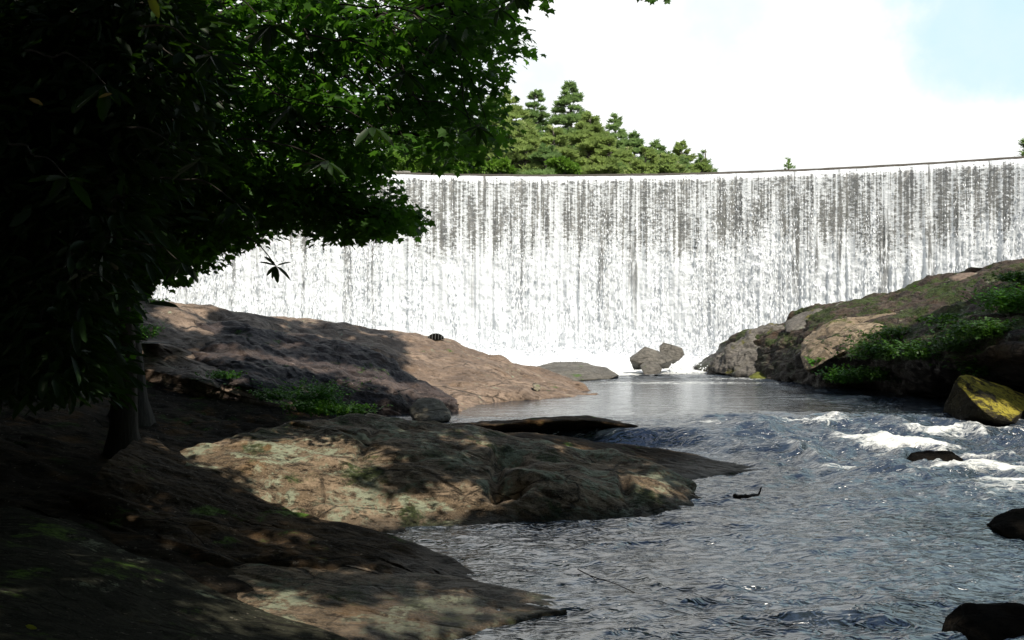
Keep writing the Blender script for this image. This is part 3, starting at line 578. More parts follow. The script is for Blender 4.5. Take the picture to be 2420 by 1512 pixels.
# ------------------------------------------------------------------ right bank
H_ridge = rail((1660, 874, 30), (1715, 830, 30), (1770, 789, 29), (1850, 771, 28), (1925, 730, 27), (2040, 706, 26), (2150, 681, 25), (2280, 646, 24), (2420, 621, 22), (2700, 600, 20), (3200, 560, 18))
H_up = rail((1662, 877, 29.6), (1720, 848, 29), (1780, 822, 27.5), (1862, 802, 26), (1942, 775, 24), (2050, 755, 23), (2160, 745, 22), (2290, 725, 20), (2430, 715, 18.5), (2700, 690, 17), (3200, 650, 15))
H_lip = rail((1664, 880, 29.3), (1726, 868, 28.3), (1792, 856, 26.8), (1884, 850, 24.6), (1952, 842, 22), (2060, 842, 20.8), (2170, 838, 18.8), (2300, 828, 17.0), (2440, 820, 16), (2700, 800, 15), (3200, 770, 13))
H_foot = rail((1664, 886, 29), (1730, 893, 27.6), (1802, 900, 26), (1884, 908, 24.6), (1962, 918, 23.0), (2060, 926, 22.2), (2170, 940, 20.4), (2310, 950, 19.2), (2450, 960, 18.2), (2700, 980, 16), (3200, 1010, 14))
tag(loft('mossy_bank', [H_ridge, H_up, H_lip, H_foot], M_right, 460, 260, 0.16, 31, 0.7, back=(3, 0.5), lumps=0.22), 'large mossy rock bank with an undercut dark face on the right shore', 'rock')

def blk(pts): return [W(*p) for p in pts]
RK = []
def R(name, pts, mat, label, **k):
    o = hull_rock(name, blk(pts), mat, **k); tag(o, label, 'rock'); RK.append(o); return o
R('grey_boulder', [(1668, 876, 28.5), (1712, 826, 28.5), (1750, 792, 28), (1800, 775, 28.2), (1850, 770, 27.8), (1870, 800, 27.2), (1850, 850, 26.6), (1810, 895, 26.3), (1740, 890, 27), (1690, 886, 27.6), (1700, 850, 30), (1850, 790, 30), (1860, 880, 29), (1680, 900, 29)],
  M_rightg, 'grey rock point with yellow moss at the left tip of the right bank', amp=0.2, seed=3, sub=5, freq=2.2, smooth=1)
R('grey_boulder', [(1855, 765, 27), (1880, 742, 27), (1935, 728, 26.5), (1965, 735, 26.5), (1955, 770, 26), (1900, 790, 25.8), (1860, 785, 26.2), (1880, 770, 28), (1960, 760, 28)], M_rightg, 'angular grey block on the shoulder of the right bank', amp=0.06, seed=5, freq=2, smooth=0)
R('grey_boulder', [(1955, 728, 26.5), (1980, 716, 26.5), (2040, 710, 26), (2055, 722, 25.5), (1990, 738, 25.5), (2000, 735, 27)], M_rightg, 'flat pale green rock lying along the crest of the right bank', amp=0.05, seed=6, freq=2, smooth=1)
R('brown_boulder', [(2235, 655, 24), (2260, 643, 24), (2340, 640, 23.5), (2360, 655, 23), (2270, 672, 23), (2240, 668, 23.2), (2300, 660, 25)], M_slab, 'flat brown block capping the right bank near its highest part', amp=0.05, seed=7, freq=2)
R('brown_boulder', [(1885, 795, 24.6), (1960, 748, 24.0), (2060, 738, 23.4), (2120, 745, 22.8), (2150, 765, 21.9), (2060, 802, 21.4), (1960, 858, 21.3), (1905, 880, 22.0), (1890, 835, 23.4), (2050, 785, 23.5), (1930, 880, 23.4)], M_tan, 'sunlit tan rock face bulging from the right bank above the ferns', amp=0.14, seed=8, sub=5, freq=1.6)
R('mossy_stone', [(1765, 893, 26.5), (1790, 876, 26.6), (1822, 878, 26.4), (1828, 893, 26), (1800, 902, 25.8), (1770, 898, 26), (1800, 890, 27.2)], plain_mat('yellow_moss', (0.11, 0.12, 0.012), 0.95, 14, 0.5), 'small stone under bright yellow-green moss at the foot of the right bank', amp=0.05, seed=9)
R('yellow_rock', [(2252, 888, 15.6), (2262, 884, 15.7), (2308, 885, 16.6), (2425, 934, 16.2), (2440, 962, 15.6), (2407, 994, 14.7), (2375, 1000, 14.6), (2335, 975, 14.7), (2205, 1016, 16.2), (2225, 985, 16.2), (2400, 1020, 16.4), (2440, 1020, 16.8), (2260, 1000, 17.4), (2440, 1000, 17)],
  M_yell, 'slanting rock with bright yellow lichen at the right edge of the rapids', amp=0.05, seed=10, sub=5, smooth=1, freq=2.2)
R('pale_boulder', [(965, 962, 15.5), (985, 940, 15.6), (1010, 935, 15.6), (1040, 940, 15.5), (1068, 972, 15.2), (1066, 992, 15.0), (1040, 1002, 14.8), (1000, 1004, 14.9), (975, 990, 15.1), (990, 950, 16.1), (1050, 955, 16.1), (1060, 1000, 15.8), (980, 1000, 15.9)],
  M_pale, 'lone round pale boulder lying at the left edge of the pool', amp=0.035, seed=11, sub=4, freq=3)
R('blocky_rock', [(1487, 845, 29), (1525, 820, 29), (1560, 832, 29), (1592, 850, 28.6), (1560, 862, 28.2), (1510, 858, 28.3), (1490, 852, 28.5), (1530, 842, 30), (1580, 870, 29.4), (1500, 872, 29.4)], M_mist, 'wide grey block at the left of three rocks standing in the spray', amp=0.05, seed=12, freq=2, smooth=0)
R('blocky_rock', [(1558, 818, 29.6), (1568, 808, 29.6), (1612, 822, 29.2), (1618, 838, 29), (1605, 852, 28.9), (1570, 846, 29), (1560, 838, 29.2), (1600, 840, 30.6), (1570, 835, 30.4), (1590, 860, 29.8)], M_mist, 'tilted square block at the right of three rocks standing in the spray', amp=0.03, seed=13, smooth=0, freq=2)
R('blocky_rock', [(1512, 862, 28), (1530, 850, 28), (1556, 856, 27.9), (1568, 872, 27.6), (1560, 886, 27.3), (1520, 888, 27.3), (1515, 875, 27.5), (1540, 870, 28.8)], M_mist, 'small round rock in front of the two blocks in the spray', amp=0.04, seed=14, freq=2, smooth=1)
R('sunken_rock', [(1255, 862, 27.5), (1300, 853, 28), (1370, 852, 28), (1430, 862, 27.5), (1480, 884, 26.5), (1440, 896, 25.8), (1350, 902, 25), (1290, 890, 25.2), (1360, 870, 29), (1450, 900, 28), (1270, 900, 28)], M_mist, 'low dark rock dome with water running over it below the fall', amp=0.06, seed=15, sub=5, freq=1.6)
R('small_stone', [(1256, 905, 20.4), (1264, 901, 20.4), (1278, 908, 20.3), (1280, 920, 20.1), (1270, 928, 20.0), (1260, 922, 20.1), (1270, 915, 20.6)], M_pale, 'small tan stone standing on the lower end of the long slab', amp=0.012, seed=16, sub=3, freq=6)
R('black_rock', [(2205, 1500, 5.7), (2225, 1450, 5.75), (2280, 1418, 5.8), (2340, 1414, 5.8), (2420, 1430, 5.8), (2560, 1470, 5.7), (2560, 1560, 5.4), (2300, 1560, 5.3), (2215, 1540, 5.45), (2300, 1440, 6.3), (2500, 1460, 6.4), (2250, 1520, 6.2)], M_black, 'round black boulder in the river at the bottom right corner', amp=0.03, seed=17, sub=5, freq=3)
R('black_rock', [(2315, 1240, 8.5), (2350, 1218, 8.5), (2400, 1196, 8.5), (2470, 1185, 8.5), (2600, 1190, 8.4), (2600, 1300, 8.0), (2440, 1292, 7.9), (2360, 1275, 8.1), (2400, 1220, 9.2), (2560, 1210, 9.2)], M_black, 'dark rock half out of the water on the right edge, above the round black boulder', amp=0.03, seed=18, sub=5, freq=3)
R('sunken_rock', [(2125, 1090, 12.2), (2150, 1070, 12.3), (2200, 1060, 12.3), (2255, 1064, 12.3), (2290, 1086, 12.1), (2240, 1102, 11.9), (2160, 1102, 11.9), (2200, 1090, 12.9), (2200, 1120, 12.5)], M_black, 'dark rock breaking the white water in the middle of the rapids', amp=0.05, seed=19, sub=4, freq=3)
# flaking blocks on the slab
for i, (px, py, w, h, Y, m, lb) in enumerate(((880, 840, 45, 26, 19.6, M_slab, 'rough knob with a shadowed right side half way down the long slab'),
                                     (1240, 1028, 40, 9, 12.8, M_lich, 'thin pale flake resting on the ledge behind the lichen outcrop'))):
    rg = np.random.default_rng(40 + i); pts = []
    for k in range(16):
        v = rvec(1, rg)[0]; s = h / FL * Y
        pts.append(tuple(np.array(W(px, py, Y)) + v * [w / FL * Y, w / FL * Y * 0.7, s]))
    o = hull_rock('rock_knob', pts, m, sub=4, amp=0.05 if Y > 15 else 0.02, seed=50 + i, freq=2.5); tag(o, lb, 'rock')
# ribbed dome on the crest of the slab
dm = empty('ribbed_dome', W(1030, 802, 23.0)); tag(dm, 'small dark dome with pale ribs on the crest of the long slab', 'debris')
u = np.linspace(0, math.pi, 13); v = np.linspace(0, math.pi, 17); U, Vv = np.meshgrid(u, v)
P = np.stack([0.22 * np.cos(Vv), -0.18 * np.sin(Vv) * np.cos(U), 0.16 * np.sin(Vv) * np.sin(U)], 2)
obj('shell', mesh_np('shell', P.reshape(-1, 3), grid_faces(17, 13)), M_black, dm)
rib_m = plain_mat('pale_rib', (0.15, 0.15, 0.145))
for k in range(7):
    a_ = math.pi * (0.15 + 0.7 * k / 6); t = np.linspace(0, math.pi, 14)
    pts = np.stack([0 * t + 0.225 * math.cos(a_), -0.185 * np.sin(a_) * np.cos(t), 0.165 * np.sin(a_) * np.sin(t)], 1)
    Vt, Ft = tubes([(pts, np.full(14, 0.006))], 5); obj('rib', mesh_np('rib', Vt, Ft), rib_m, dm)

# driftwood and sticks in the water
def stick(name, pts, r0, r1, mat, label, cat='stick'):
    P = catmull(np.array([W(*p) if len(p) == 3 else p for p in pts]), np.linspace(0, len(pts) - 1, 8 * len(pts)))
    P = P + 0.3 * r0 * np.stack([vn(np.arange(len(P)) * 0.7, 0 * P[:, 0] + k) for k in range(3)], 1)
    V, F = tubes([(P, np.linspace(r0, r1, len(P)))], 7); return tag(rebase(obj(name, mesh_np(name, V, F), mat)), label, cat)
def wz3(px, py, z): Y = FL * (CZ - z) / (py - PYC); return (px, py, Y)
stick('driftwood', [wz3(1736, 1172, .0), wz3(1760, 1172, .02), wz3(1778, 1171, .025), wz3(1792, 1168, .03), (1799, 1153, 9.95)], .026, .008, M_drift, 'short black driftwood stub poking out of the river', 'driftwood')
stick('stick', [wz3(1365, 1345, .02), wz3(1400, 1362, .025), wz3(1450, 1378, .02), wz3(1500, 1400, .022), wz3(1530, 1412, .0)], .005, .002, M_drift, 'thin black twig lying on the water near the low slab')

# ------------------------------------------------------------------ trees beyond the dam
def hillside():
    nx, ny = 60, 30; X, Y = np.meshgrid(np.linspace(-90, 30, nx), np.linspace(50, 160, ny))
    z = 6.8 + 9 * sstep(-5, -60, X - 0.1 * Y) * sstep(50, 90, Y) + 0.6 * fbm(X * .1, Y * .1, 0, 3, 2)
    z = np.where(X > 14, z - (X - 14) * .3, z)
    o = obj('hill', mesh_np('hill', np.stack([X, Y, z], 2).reshape(-1, 3), grid_faces(ny, nx)), M_hill); tag(o, kind='structure')
hillside()
def pine(px, pytop, Y, halfw, label, mat, seed, sparse=1.0, base_py=420, open_top=0.0):
    rg = np.random.default_rng(seed); top = np.array(W(px, pytop, Y)); bx = top[0]; zb = W(px, base_py, Y)[2] - 1.5
    H = top[2] - zb; wmax = 1.36 * halfw / FL * Y
    root = empty('pine_tree', (bx, Y, zb)); tag(root, label, 'pine tree', 'pines on the hill behind the dam')
    t = np.linspace(0, 1, 10); tr = np.stack([0.15 * np.sin(t * 5 + seed), 0 * t, t * H], 1); V, F = tubes([(tr, 0.03 + 0.24 * (1 - t))], 7)
    obj('trunk', mesh_np('trunk', V, F), M_pbark, root)
    br, loc, ax, nm, sz = [], [], [], [], []
    nwh = int(H / 0.52)
    for i in range(nwh):
        f = max(0.0, (i + rg.uniform(-.2, .2)) / nwh); zw = H * (1 - f * 0.95) - 0.35
        prof = wmax * min(1, f * 1.7 + 0.03) * (1 - 0.2 * max(0, f - .6))
        for b in range(rg.integers(6, 9)):
            if rg.random() < open_top * (1 - f): continue
            zz = zw + rg.uniform(-.28, .28); az = rg.uniform(0, 2 * math.pi); L = prof * rg.uniform(0.7, 1.12) + 0.15
            s = np.linspace(0, 1, 5); rise = rg.uniform(0.05, 0.25)
            pts = np.stack([np.cos(az) * L * s, np.sin(az) * L * s, zz + L * (rise * s - 0.18 * s**2)], 1)
            br.append((pts, 0.045 * (1 - 0.8 * s) + 0.008))
            nt = int((16 + 38 * L) * sparse)
            q = rg.uniform(0.25, 1.05, nt); side = rg.normal(0, 0.19, nt) * L * (0.5 + 0.6 * q)
            c = np.stack([np.cos(az) * L * q - np.sin(az) * side, np.sin(az) * L * q + np.cos(az) * side, zz + L * (rise * q - 0.18 * q**2) + rg.normal(0.05, 0.07, nt)], 1)
            d = np.stack([np.cos(az + side / L * 1.5), np.sin(az + side / L * 1.5), rg.uniform(0.0, 0.7, nt)], 1)
            loc.append(c); ax.append(d); nm.append(np.stack([rg.normal(0, .35, nt), rg.normal(0, .35, nt), np.ones(nt)], 1)); sz.append(rg.uniform(0.28, 0.58, nt))
    V, F = tubes(br, 4); tag(obj('branches', mesh_np('branches', V, F), M_pbark, root), kind='stuff')
    # needle tufts: three narrow fingers
    T = np.array([(0, 0, 0), (.7, -.45, .12), (.85, -.25, .1), (.45, -.08, .05), (1, -.08, .2), (1, .08, .2), (.45, .08, .05), (.85, .25, .1), (.7, .45, .12)])
    V, F = scatter(T, [(0, 1, 2, 3), (0, 3, 4, 5, 6), (0, 6, 7, 8)], np.concatenate(loc), np.concatenate(ax), np.concatenate(nm), np.concatenate(sz))
    tag(obj('crown', mesh_np('crown', V, F), mat, root, smooth=False), kind='stuff')
PN = [(1348, 196, 84, 56, 'tallest pine behind the dam, with an open flat-layered top', M_pine, 1.0, .35), (1266, 214, 88, 40, 'slim pine just left of the tallest pine', M_pine, 1.0, .2),
      (1205, 222, 82, 62, 'broad yellow-green pine beside the overhanging maple leaves', M_pine2, 1.1, 0), (1160, 230, 90, 50, 'pine half hidden behind the maple leaves', M_pine, 1, 0),
      (1392, 268, 76, 50, 'rounded yellow-green pine in front of and right of the tallest pine', M_pine2, 1.1, 0), (1452, 274, 88, 40, 'dark pine with a thin pointed top right of the tall group', M_pine, .8, .35),
      (1310, 300, 74, 50, 'full pine in front of the tallest pine', M_pine2, 1.1, 0), (1500, 318, 84, 40, 'low green pine on the shoulder of the tree line', M_pine, 1.0, 0),
      (1550, 336, 86, 36, 'small pine near the low end of the tree line', M_pine, 1.0, .1), (1610, 342, 84, 34, 'last bushy pine before the bare one at the right end', M_pine2, 1.0, .1),
      (1664, 352, 88, 20, 'thin half-bare pine at the right end of the tree line', M_pine, .45, .6), (1440, 330, 74, 42, 'short bright pine close above the dam crest', M_pine2, 1.0, 0),
      (1240, 290, 72, 44, 'short full pine low down beside the maple leaves', M_pine2, 1.0, 0), (1580, 365, 72, 34, 'lowest pine peeping over the dam crest', M_pine2, 1.0, 0), (1530, 352, 74, 34, 'small round pine just above the crest', M_pine2, 1.0, 0),
      (1655, 378, 76, 26, 'tiny yellow-green pine at the end of the row above the crest', M_pine2, 1.0, 0),
      (1420, 345, 78, 46, 'low pine filling the gap right of the tallest pine', M_pine, 1.2, 0), (1480, 350, 80, 44, 'low pine below the thin pointed pine', M_pine2, 1.2, 0), (1600, 372, 80, 36, 'low bushy pine under the right end of the tree line', M_pine, 1.2, 0), (1290, 345, 70, 50, 'low pine left of the tallest pine, close above the crest', M_pine, 1.2, 0),
      (1090, 250, 88, 50, 'pine seen through gaps in the maple leaves', M_pine, 1.0, 0), (1010, 262, 90, 50, 'pine behind the middle of the maple leaves', M_pine, 1.0, 0), (930, 270, 92, 55, 'pine behind the left part of the maple leaves', M_pine, 1.0, 0),
      (1862, 374, 120, 12, 'tiny bare treetop showing alone over the crest at the right', M_pine, .3, .5), (2442, 318, 70, 36, 'dark green tree at the far right end of the dam', M_pine, 1.2, 0)]
for i, (px, py, Y, hw, lb, mt, sp_, ot) in enumerate(PN): pine(px, py, Y, hw, lb, mt, 100 + i, sp_, 420, ot)
def broad(px, pytop, Y, hw, label, seed, mat=M_decid):
    rg = np.random.default_rng(seed); top = W(px, pytop, Y); zb = W(px, 425, Y)[2]; H = top[2] - zb; w = hw / FL * Y
    root = empty('broadleaf_tree', (top[0], Y, zb)); tag(root, label, 'tree', 'bright broadleaf trees behind the dam')
    n = int(900 + 500 * w); cc = np.stack([rg.normal(0, .45, 14) * w, rg.normal(0, .45, 14) * w, rg.uniform(.35, .85, 14) * H], 1)
    k = rg.integers(0, 14, n * 2); loc = cc[k] + rvec(n * 2, rg) * (rg.uniform(.5, 1, n * 2) * w * .42)[:, None] * [1, 1, .7]
    V, F = scatter(DIAM, DIAM_F, loc, rvec(n * 2, rg), rvec(n * 2, rg) + [0, 0, .8], rg.uniform(.2, .38, n * 2))
    tag(obj('crown', mesh_np('crown', V, F), mat, root, smooth=False), kind='stuff')
    V, F = tubes([(np.array([[0, 0, -1], [0, 0, H * .7]]), np.array([.15, .06]))] + [(np.array([[0, 0, H * .2], c]), np.array([.06, .02])) for c in cc], 5); obj('trunk', mesh_np('trunk', V, F), M_pbark, root)
for i, (px, py, Y, hw, lb) in enumerate(((1040, 352, 62, 34, 'bright green tree showing under the dark maple leaves'), (1110, 372, 60, 30, 'low bright green bush right at the crest under the maple'), (965, 366, 62, 34, 'yellow-green tree at the left end of the visible crest'),
                             (900, 360, 64, 40, 'bright tree glimpsed behind the hanging maple branch'), (1180, 378, 61, 26, 'little round bush on the crest line below the pines'), (1330, 380, 62, 30, 'light green bush at the foot of the tallest pine'), (820, 340, 66, 50, 'tree behind the hanging maple branch at the left end of the dam'), (740, 330, 66, 50, 'leftmost pale tree seen behind the hanging maple branch'))):
    broad(px, py, Y, hw, lb, 200 + i)
# pale concrete abutment slab at the left end of the visible crest
bm = bmesh.new(); bmesh.ops.create_cube(bm, size=1); bmesh.ops.scale(bm, vec=(1.9, 0.8, 0.10), verts=bm.verts); bmesh.ops.bevel(bm, geom=bm.edges, offset=0.02, segments=2, affect='EDGES')
me = bpy.data.meshes.new('crest_slab'); bm.to_mesh(me); bm.free(); o = obj('crest_slab', me, M_concrete, smooth=False); o.location = (W(905, 399, 33.8)[0], 34.4, 7.70); o.rotation_euler = (0, 0, 0.2); tag(o, 'pale flat concrete slab on the crest at its left end', 'slab')

# ------------------------------------------------------------------ overhanging trees on the left bank
CAN_A = [(0, -40), (1275, -40), (1278, 20), (1245, 30), (1238, 70), (1215, 150), (1180, 205), (1150, 225), (1165, 300), (1140, 345), (1095, 350), (1060, 378), (960, 360), (895, 372), (700, 420), (0, 420)]
CAN_B = [(120, 380), (880, 375), (905, 420), (945, 470), (972, 525), (925, 545), (890, 572), (840, 548), (780, 556), (740, 512), (695, 520), (640, 530), (580, 565), (520, 590), (460, 610), (430, 640), (380, 655), (320, 665), (290, 700), (275, 760), (250, 830), (180, 870), (110, 800)]
CAN_C = [(-60, -40), (390, -40), (470, 200), (360, 420), (270, 560), (195, 690), (185, 780), (220, 850), (200, 890), (110, 905), (50, 880), (-60, 900)]
def sample_poly(poly, n, rg):
    P = np.array(poly); out = []
    while sum(len(o_) for o_ in out) < n:
        x = rg.uniform(P[:, 0].min(), P[:, 0].max(), n * 2); y = rg.uniform(P[:, 1].min(), P[:, 1].max(), n * 2); k = in_poly(x, y, P); out.append(np.stack([x[k], y[k]], 1))
    return np.concatenate(out)[:n]
def limb(p0, p1, r0, r1, rg, sag=0.0, n=10):
    t = np.linspace(0, 1, n)[:, None]; P = np.array(p0) * (1 - t) + np.array(p1) * t; L = np.linalg.norm(np.array(p1) - p0)
    P = P + np.array([[0, 0, 1]]) * (np.sin(t * math.pi) * sag * L) + np.sin(t * math.pi) * 0.04 * L * np.stack([vn(t[:, 0] * 3 + rg.uniform(0, 99), t[:, 0] * 0), vn(t[:, 0] * 3, t[:, 0] * 0 + rg.uniform(0, 99)), vn(t[:, 0] * 4, t[:, 0] * 0 + rg.uniform(0, 99))], 1)
    return P, np.linspace(r0, r1, n)
def hanging_tree(name, label, cat, base, top, r, poly, ncl, ydist, leaf, seed, mat, nleaf, lsize, spread, flat=0.35, nlimb=8, thin=None):
    rg = np.random.default_rng(seed); root = empty(name, base); tag(root, label, cat)
    b = np.array(base); tp = np.array(top)
    Pt, rt = limb(np.zeros(3), tp - b, r, r * 0.45, rg, 0, 16); rt = rt.copy(); rt[0] *= 2.0; rt[1] *= 1.12; V, F = tubes([(Pt, rt)], 12); obj('trunk', mesh_np('trunk', V, F), M_bark, root)
    q = sample_poly(poly, ncl, rg); Yc = ydist(q, rg)
    C = np.stack([(q[:, 0] - PXW) / FL * Yc, Yc, CZ - (q[:, 1] - PYC) / FL * Yc], 1) - b
    if thin is not None: C = C[thin(C + b, rg)]
    # limbs run from the trunk to k-means-like centres, twigs from the limbs to every spray
    cen = C[rg.choice(len(C), nlimb, replace=False)]
    for _ in range(4):
        lab = ((C[:, None] - cen[None]) ** 2).sum(2).argmin(1); cen = np.array([C[lab == k].mean(0) if (lab == k).any() else cen[k] for k in range(nlimb)])
    tw = []
    for k in range(nlimb):
        i0 = min(15, max(3, int(np.argmin(np.abs(Pt[:, 2] - (cen[k][2] - 0.8)))))); S = Pt[i0]
        far = C[lab == k][np.argmax(((C[lab == k] - S) ** 2).sum(1))] if (lab == k).any() else cen[k]
        LP, lr = limb(S, far, r * 0.32, 0.012, rg, 0.10, 14); V, F = tubes([(LP, lr)], 7); obj('branch', mesh_np('branch', V, F), M_bark, root)
        for c in C[lab == k]:
            j = int(((LP - c) ** 2).sum(1).argmin()); j = max(0, j - 2); P_, r_ = limb(LP[j], c, 0.007 + 0.3 * lr[j], 0.003, rg, 0.03, 5); tw.append((P_, r_))
    V, F = tubes(tw, 4); tag(obj('twigs', mesh_np('twigs', V, F), M_bark, root), kind='stuff')
    n = len(C) * nleaf; idx = np.repeat(np.arange(len(C)), nleaf); off = rvec(n, rg) * (rg.random(n) ** 0.5)[:, None] * spread; off[:, 2] *= flat
    off[:, 2] -= 0.25 * (off[:, 0] ** 2 + off[:, 1] ** 2) / spread
    loc = C[idx] + off; out = off / (np.linalg.norm(off, axis=1, keepdims=True) + 1e-9)
    ax = out * [1, 1, .3] + rvec(n, rg) * .5 + [0, 0, -.35]; nm = np.array([0, 0, 1.0]) + rvec(n, rg) * .75
    sz = lsize * rg.uniform(.6, 1.25, n)
    tv, tf, asp = (MAPLE, MAPLE_F, 1.0) if leaf == 'maple' else (OVAL, OVAL_F, 0.42)
    V, F = scatter(tv, tf, loc, ax, nm, np.stack([sz, sz * asp, sz], 1))
    tag(obj('crown', mesh_np('crown', V, F), mat, root, smooth=False), kind='stuff'); return root
hanging_tree('maple_tree', 'maple whose dark leafy boughs cross the sky left of the pines', 'maple tree', (-4.6, 10.5, 0.15), (-4.9, 10.2, 8.5), 0.15, CAN_A, 580,
             lambda q, rg: 7.5 + 4.5 * rg.random(len(q)) + 0.8 * (q[:, 1] / 400), 'maple', 301, M_maple, 40, 0.098, 0.36, nlimb=14)
hanging_tree('maple_tree', 'maple with a low green bough hanging in front of the waterfall', 'maple tree', (-5.6, 13.0, 0.4), (-5.2, 12.6, 8.0), 0.2, CAN_B, 520,
             lambda q, rg: 9.0 + 4.0 * rg.random(len(q)), 'maple', 302, M_maple, 40, 0.098, 0.36, nlimb=12)
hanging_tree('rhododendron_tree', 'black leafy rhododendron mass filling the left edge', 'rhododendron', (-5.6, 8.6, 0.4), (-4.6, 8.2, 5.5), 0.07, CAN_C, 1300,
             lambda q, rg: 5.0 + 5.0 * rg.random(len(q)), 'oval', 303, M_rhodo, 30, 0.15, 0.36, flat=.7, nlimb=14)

# near rhododendron sprigs whose leaves can be told apart
leaf_me = mesh_np('leaf', OVAL * [1, .42, 1], [np.array([OVAL_F[0]]), np.array([OVAL_F[1]]), np.array([OVAL_F[2]]), np.array([OVAL_F[3]])])
leaf_me.polygons.foreach_set('use_smooth', np.ones(4, bool))
leaf_mats = {}
def sprig(px, py, Y, frm, nl, L, label, seed, mat=M_rhodo, droop=0.5, group=None, r=0.005, angs=None, pale=False):
    rg = np.random.default_rng(seed); tip = np.array(W(px, py, Y)); st = np.array(W(*frm))
    root = empty('rhododendron_sprig', st); tag(root, label, 'sprig', group)
    P_, r_ = limb(np.zeros(3), tip - st, r, r * .5, rg, 0.06, 14); V, F = tubes([(P_, r_)], 6); obj('twig', mesh_np('twig', V, F), M_twig if pale else M_bark, root)
    for k in range(nl):
        a_ = (angs[k] if angs else 2 * math.pi * k / nl + rg.uniform(-.25, .25))
        if angs: d = Vector((math.cos(a_), rg.uniform(-.5, .3), math.sin(a_)))
        else: d = Vector((math.cos(a_), math.sin(a_), -droop * rg.uniform(.3, 1.6) + .2))
        l = L * rg.uniform(.75, 1.2); me = leaf_mats.get(mat.name)
        if me is None: me = leaf_me.copy(); me.materials.append(mat); leaf_mats[mat.name] = me
        o = bpy.data.objects.new('leaf', me); COL.objects.link(o); o.parent = root; o.location = tip - st
        nrm = Vector((rg.uniform(-.4, .4), rg.uniform(-.9, -.1) if angs else rg.uniform(-.3, .3), 1)); x = d.normalized(); y = nrm.cross(x).normalized(); z = x.cross(y)
        from mathutils import Matrix
        o.rotation_euler = Matrix((x, y, z)).transposed().to_euler(); o.scale = (l, l, l)
R_ = math.radians
sprig(652, 628, 5.2, (585, 560, 5.6), 7, 0.10, 'six-leaved rhododendron sprig hanging alone against the waterfall', 1, angs=[R_(18), R_(165), R_(140), R_(-105), R_(-80), R_(-45), R_(-130)], r=.005)
SG = 'rhododendron sprigs hanging from the dark left side'
for i, (px, py, Y, fx, fy, nl, L, lb) in enumerate(((1225, -8, 4.6, 1000, -160, 7, .11, 'rhododendron sprig dangling from the top edge left of the white sky'), (1180, 20, 4.8, 1000, -100, 6, .10, 'rhododendron sprig beside the maple leaves at the top edge'),
        (1050, 80, 4.4, 800, 10, 7, .13, 'dark sprig in front of the upper maple leaves'), (880, 300, 4.2, 640, 220, 8, .13, 'dark sprig over the middle of the maple boughs'), (770, 380, 4.0, 560, 330, 8, .12, 'dark sprig above the hanging maple bough'),
        (470, 380, 3.8, 300, 300, 8, .14, 'dark sprig on the left in front of the leaf mass'), (500, 130, 3.4, 330, 60, 7, .13, 'sprig ending a pale curved twig near the top left'), (430, 620, 4.4, 250, 560, 8, .12, 'sprig hanging low over the rocks at the left'),
        (300, 690, 4.6, 120, 640, 7, .12, 'lowest dark sprig just above the left rocks'), (640, 60, 3.6, 420, -60, 8, .12, 'sprig high up in the dark leaf mass'), (960, 170, 4.4, 720, 80, 8, .14, 'large sprig among the sunlit maple leaves'), (250, 200, 3.4, 60, 120, 8, .14, 'leftmost sprig in the dark leaf mass'),
        (690, 250, 3.8, 520, 140, 8, .14, 'sprig left of the sunlit maple patch'), (560, 480, 4.0, 380, 420, 8, .13, 'sprig below the middle of the dark mass'), (1130, 300, 5.4, 960, 220, 7, .11, 'dark sprig in front of the lower right maple leaves'), (160, 420, 3.6, 20, 340, 8, .14, 'sprig in the darkest part at the left edge'))):
    sprig(px, py, Y, (fx, fy, Y + .4), nl, L, lb, 20 + i, group=SG, droop=.9, pale=(i == 6))
def lone_leaf(px, py, Y, L, ang, mat, label, name='leaf'):
    me = leaf_mats.get(mat.name)
    if me is None: me = leaf_me.copy(); me.materials.append(mat); leaf_mats[mat.name] = me
    o = bpy.data.objects.new(name, me); COL.objects.link(o); o.location = W(px, py, Y)
    x = Vector((math.cos(ang), -.2, math.sin(ang))).normalized(); y = Vector((.1, -.8, .5)).cross(x).normalized(); z = x.cross(y)
    from mathutils import Matrix
    o.rotation_euler = Matrix((x, y, z)).transposed().to_euler(); o.scale = (L, L, L); tag(o, label, 'leaf')
lone_leaf(352, -15, 2.6, .085, R_(-65), M_yleaf, 'yellow-green leaf hanging from the top edge at the left', 'yellow_leaf')
lone_leaf(68, 232, 3.0, .06, R_(-25), M_dry, 'dry orange-brown leaf caught in the dark foliage at the far left', 'dry_leaf')
lone_leaf(232, 232, 3.0, .055, R_(15), M_dry, 'small dry tan leaf right of the other dry leaf', 'dry_leaf')
lone_leaf(60, 1478, 4.0, .06, R_(-10), M_yleaf, 'yellow fallen leaf on the ground in the bottom left corner', 'fallen_leaf')

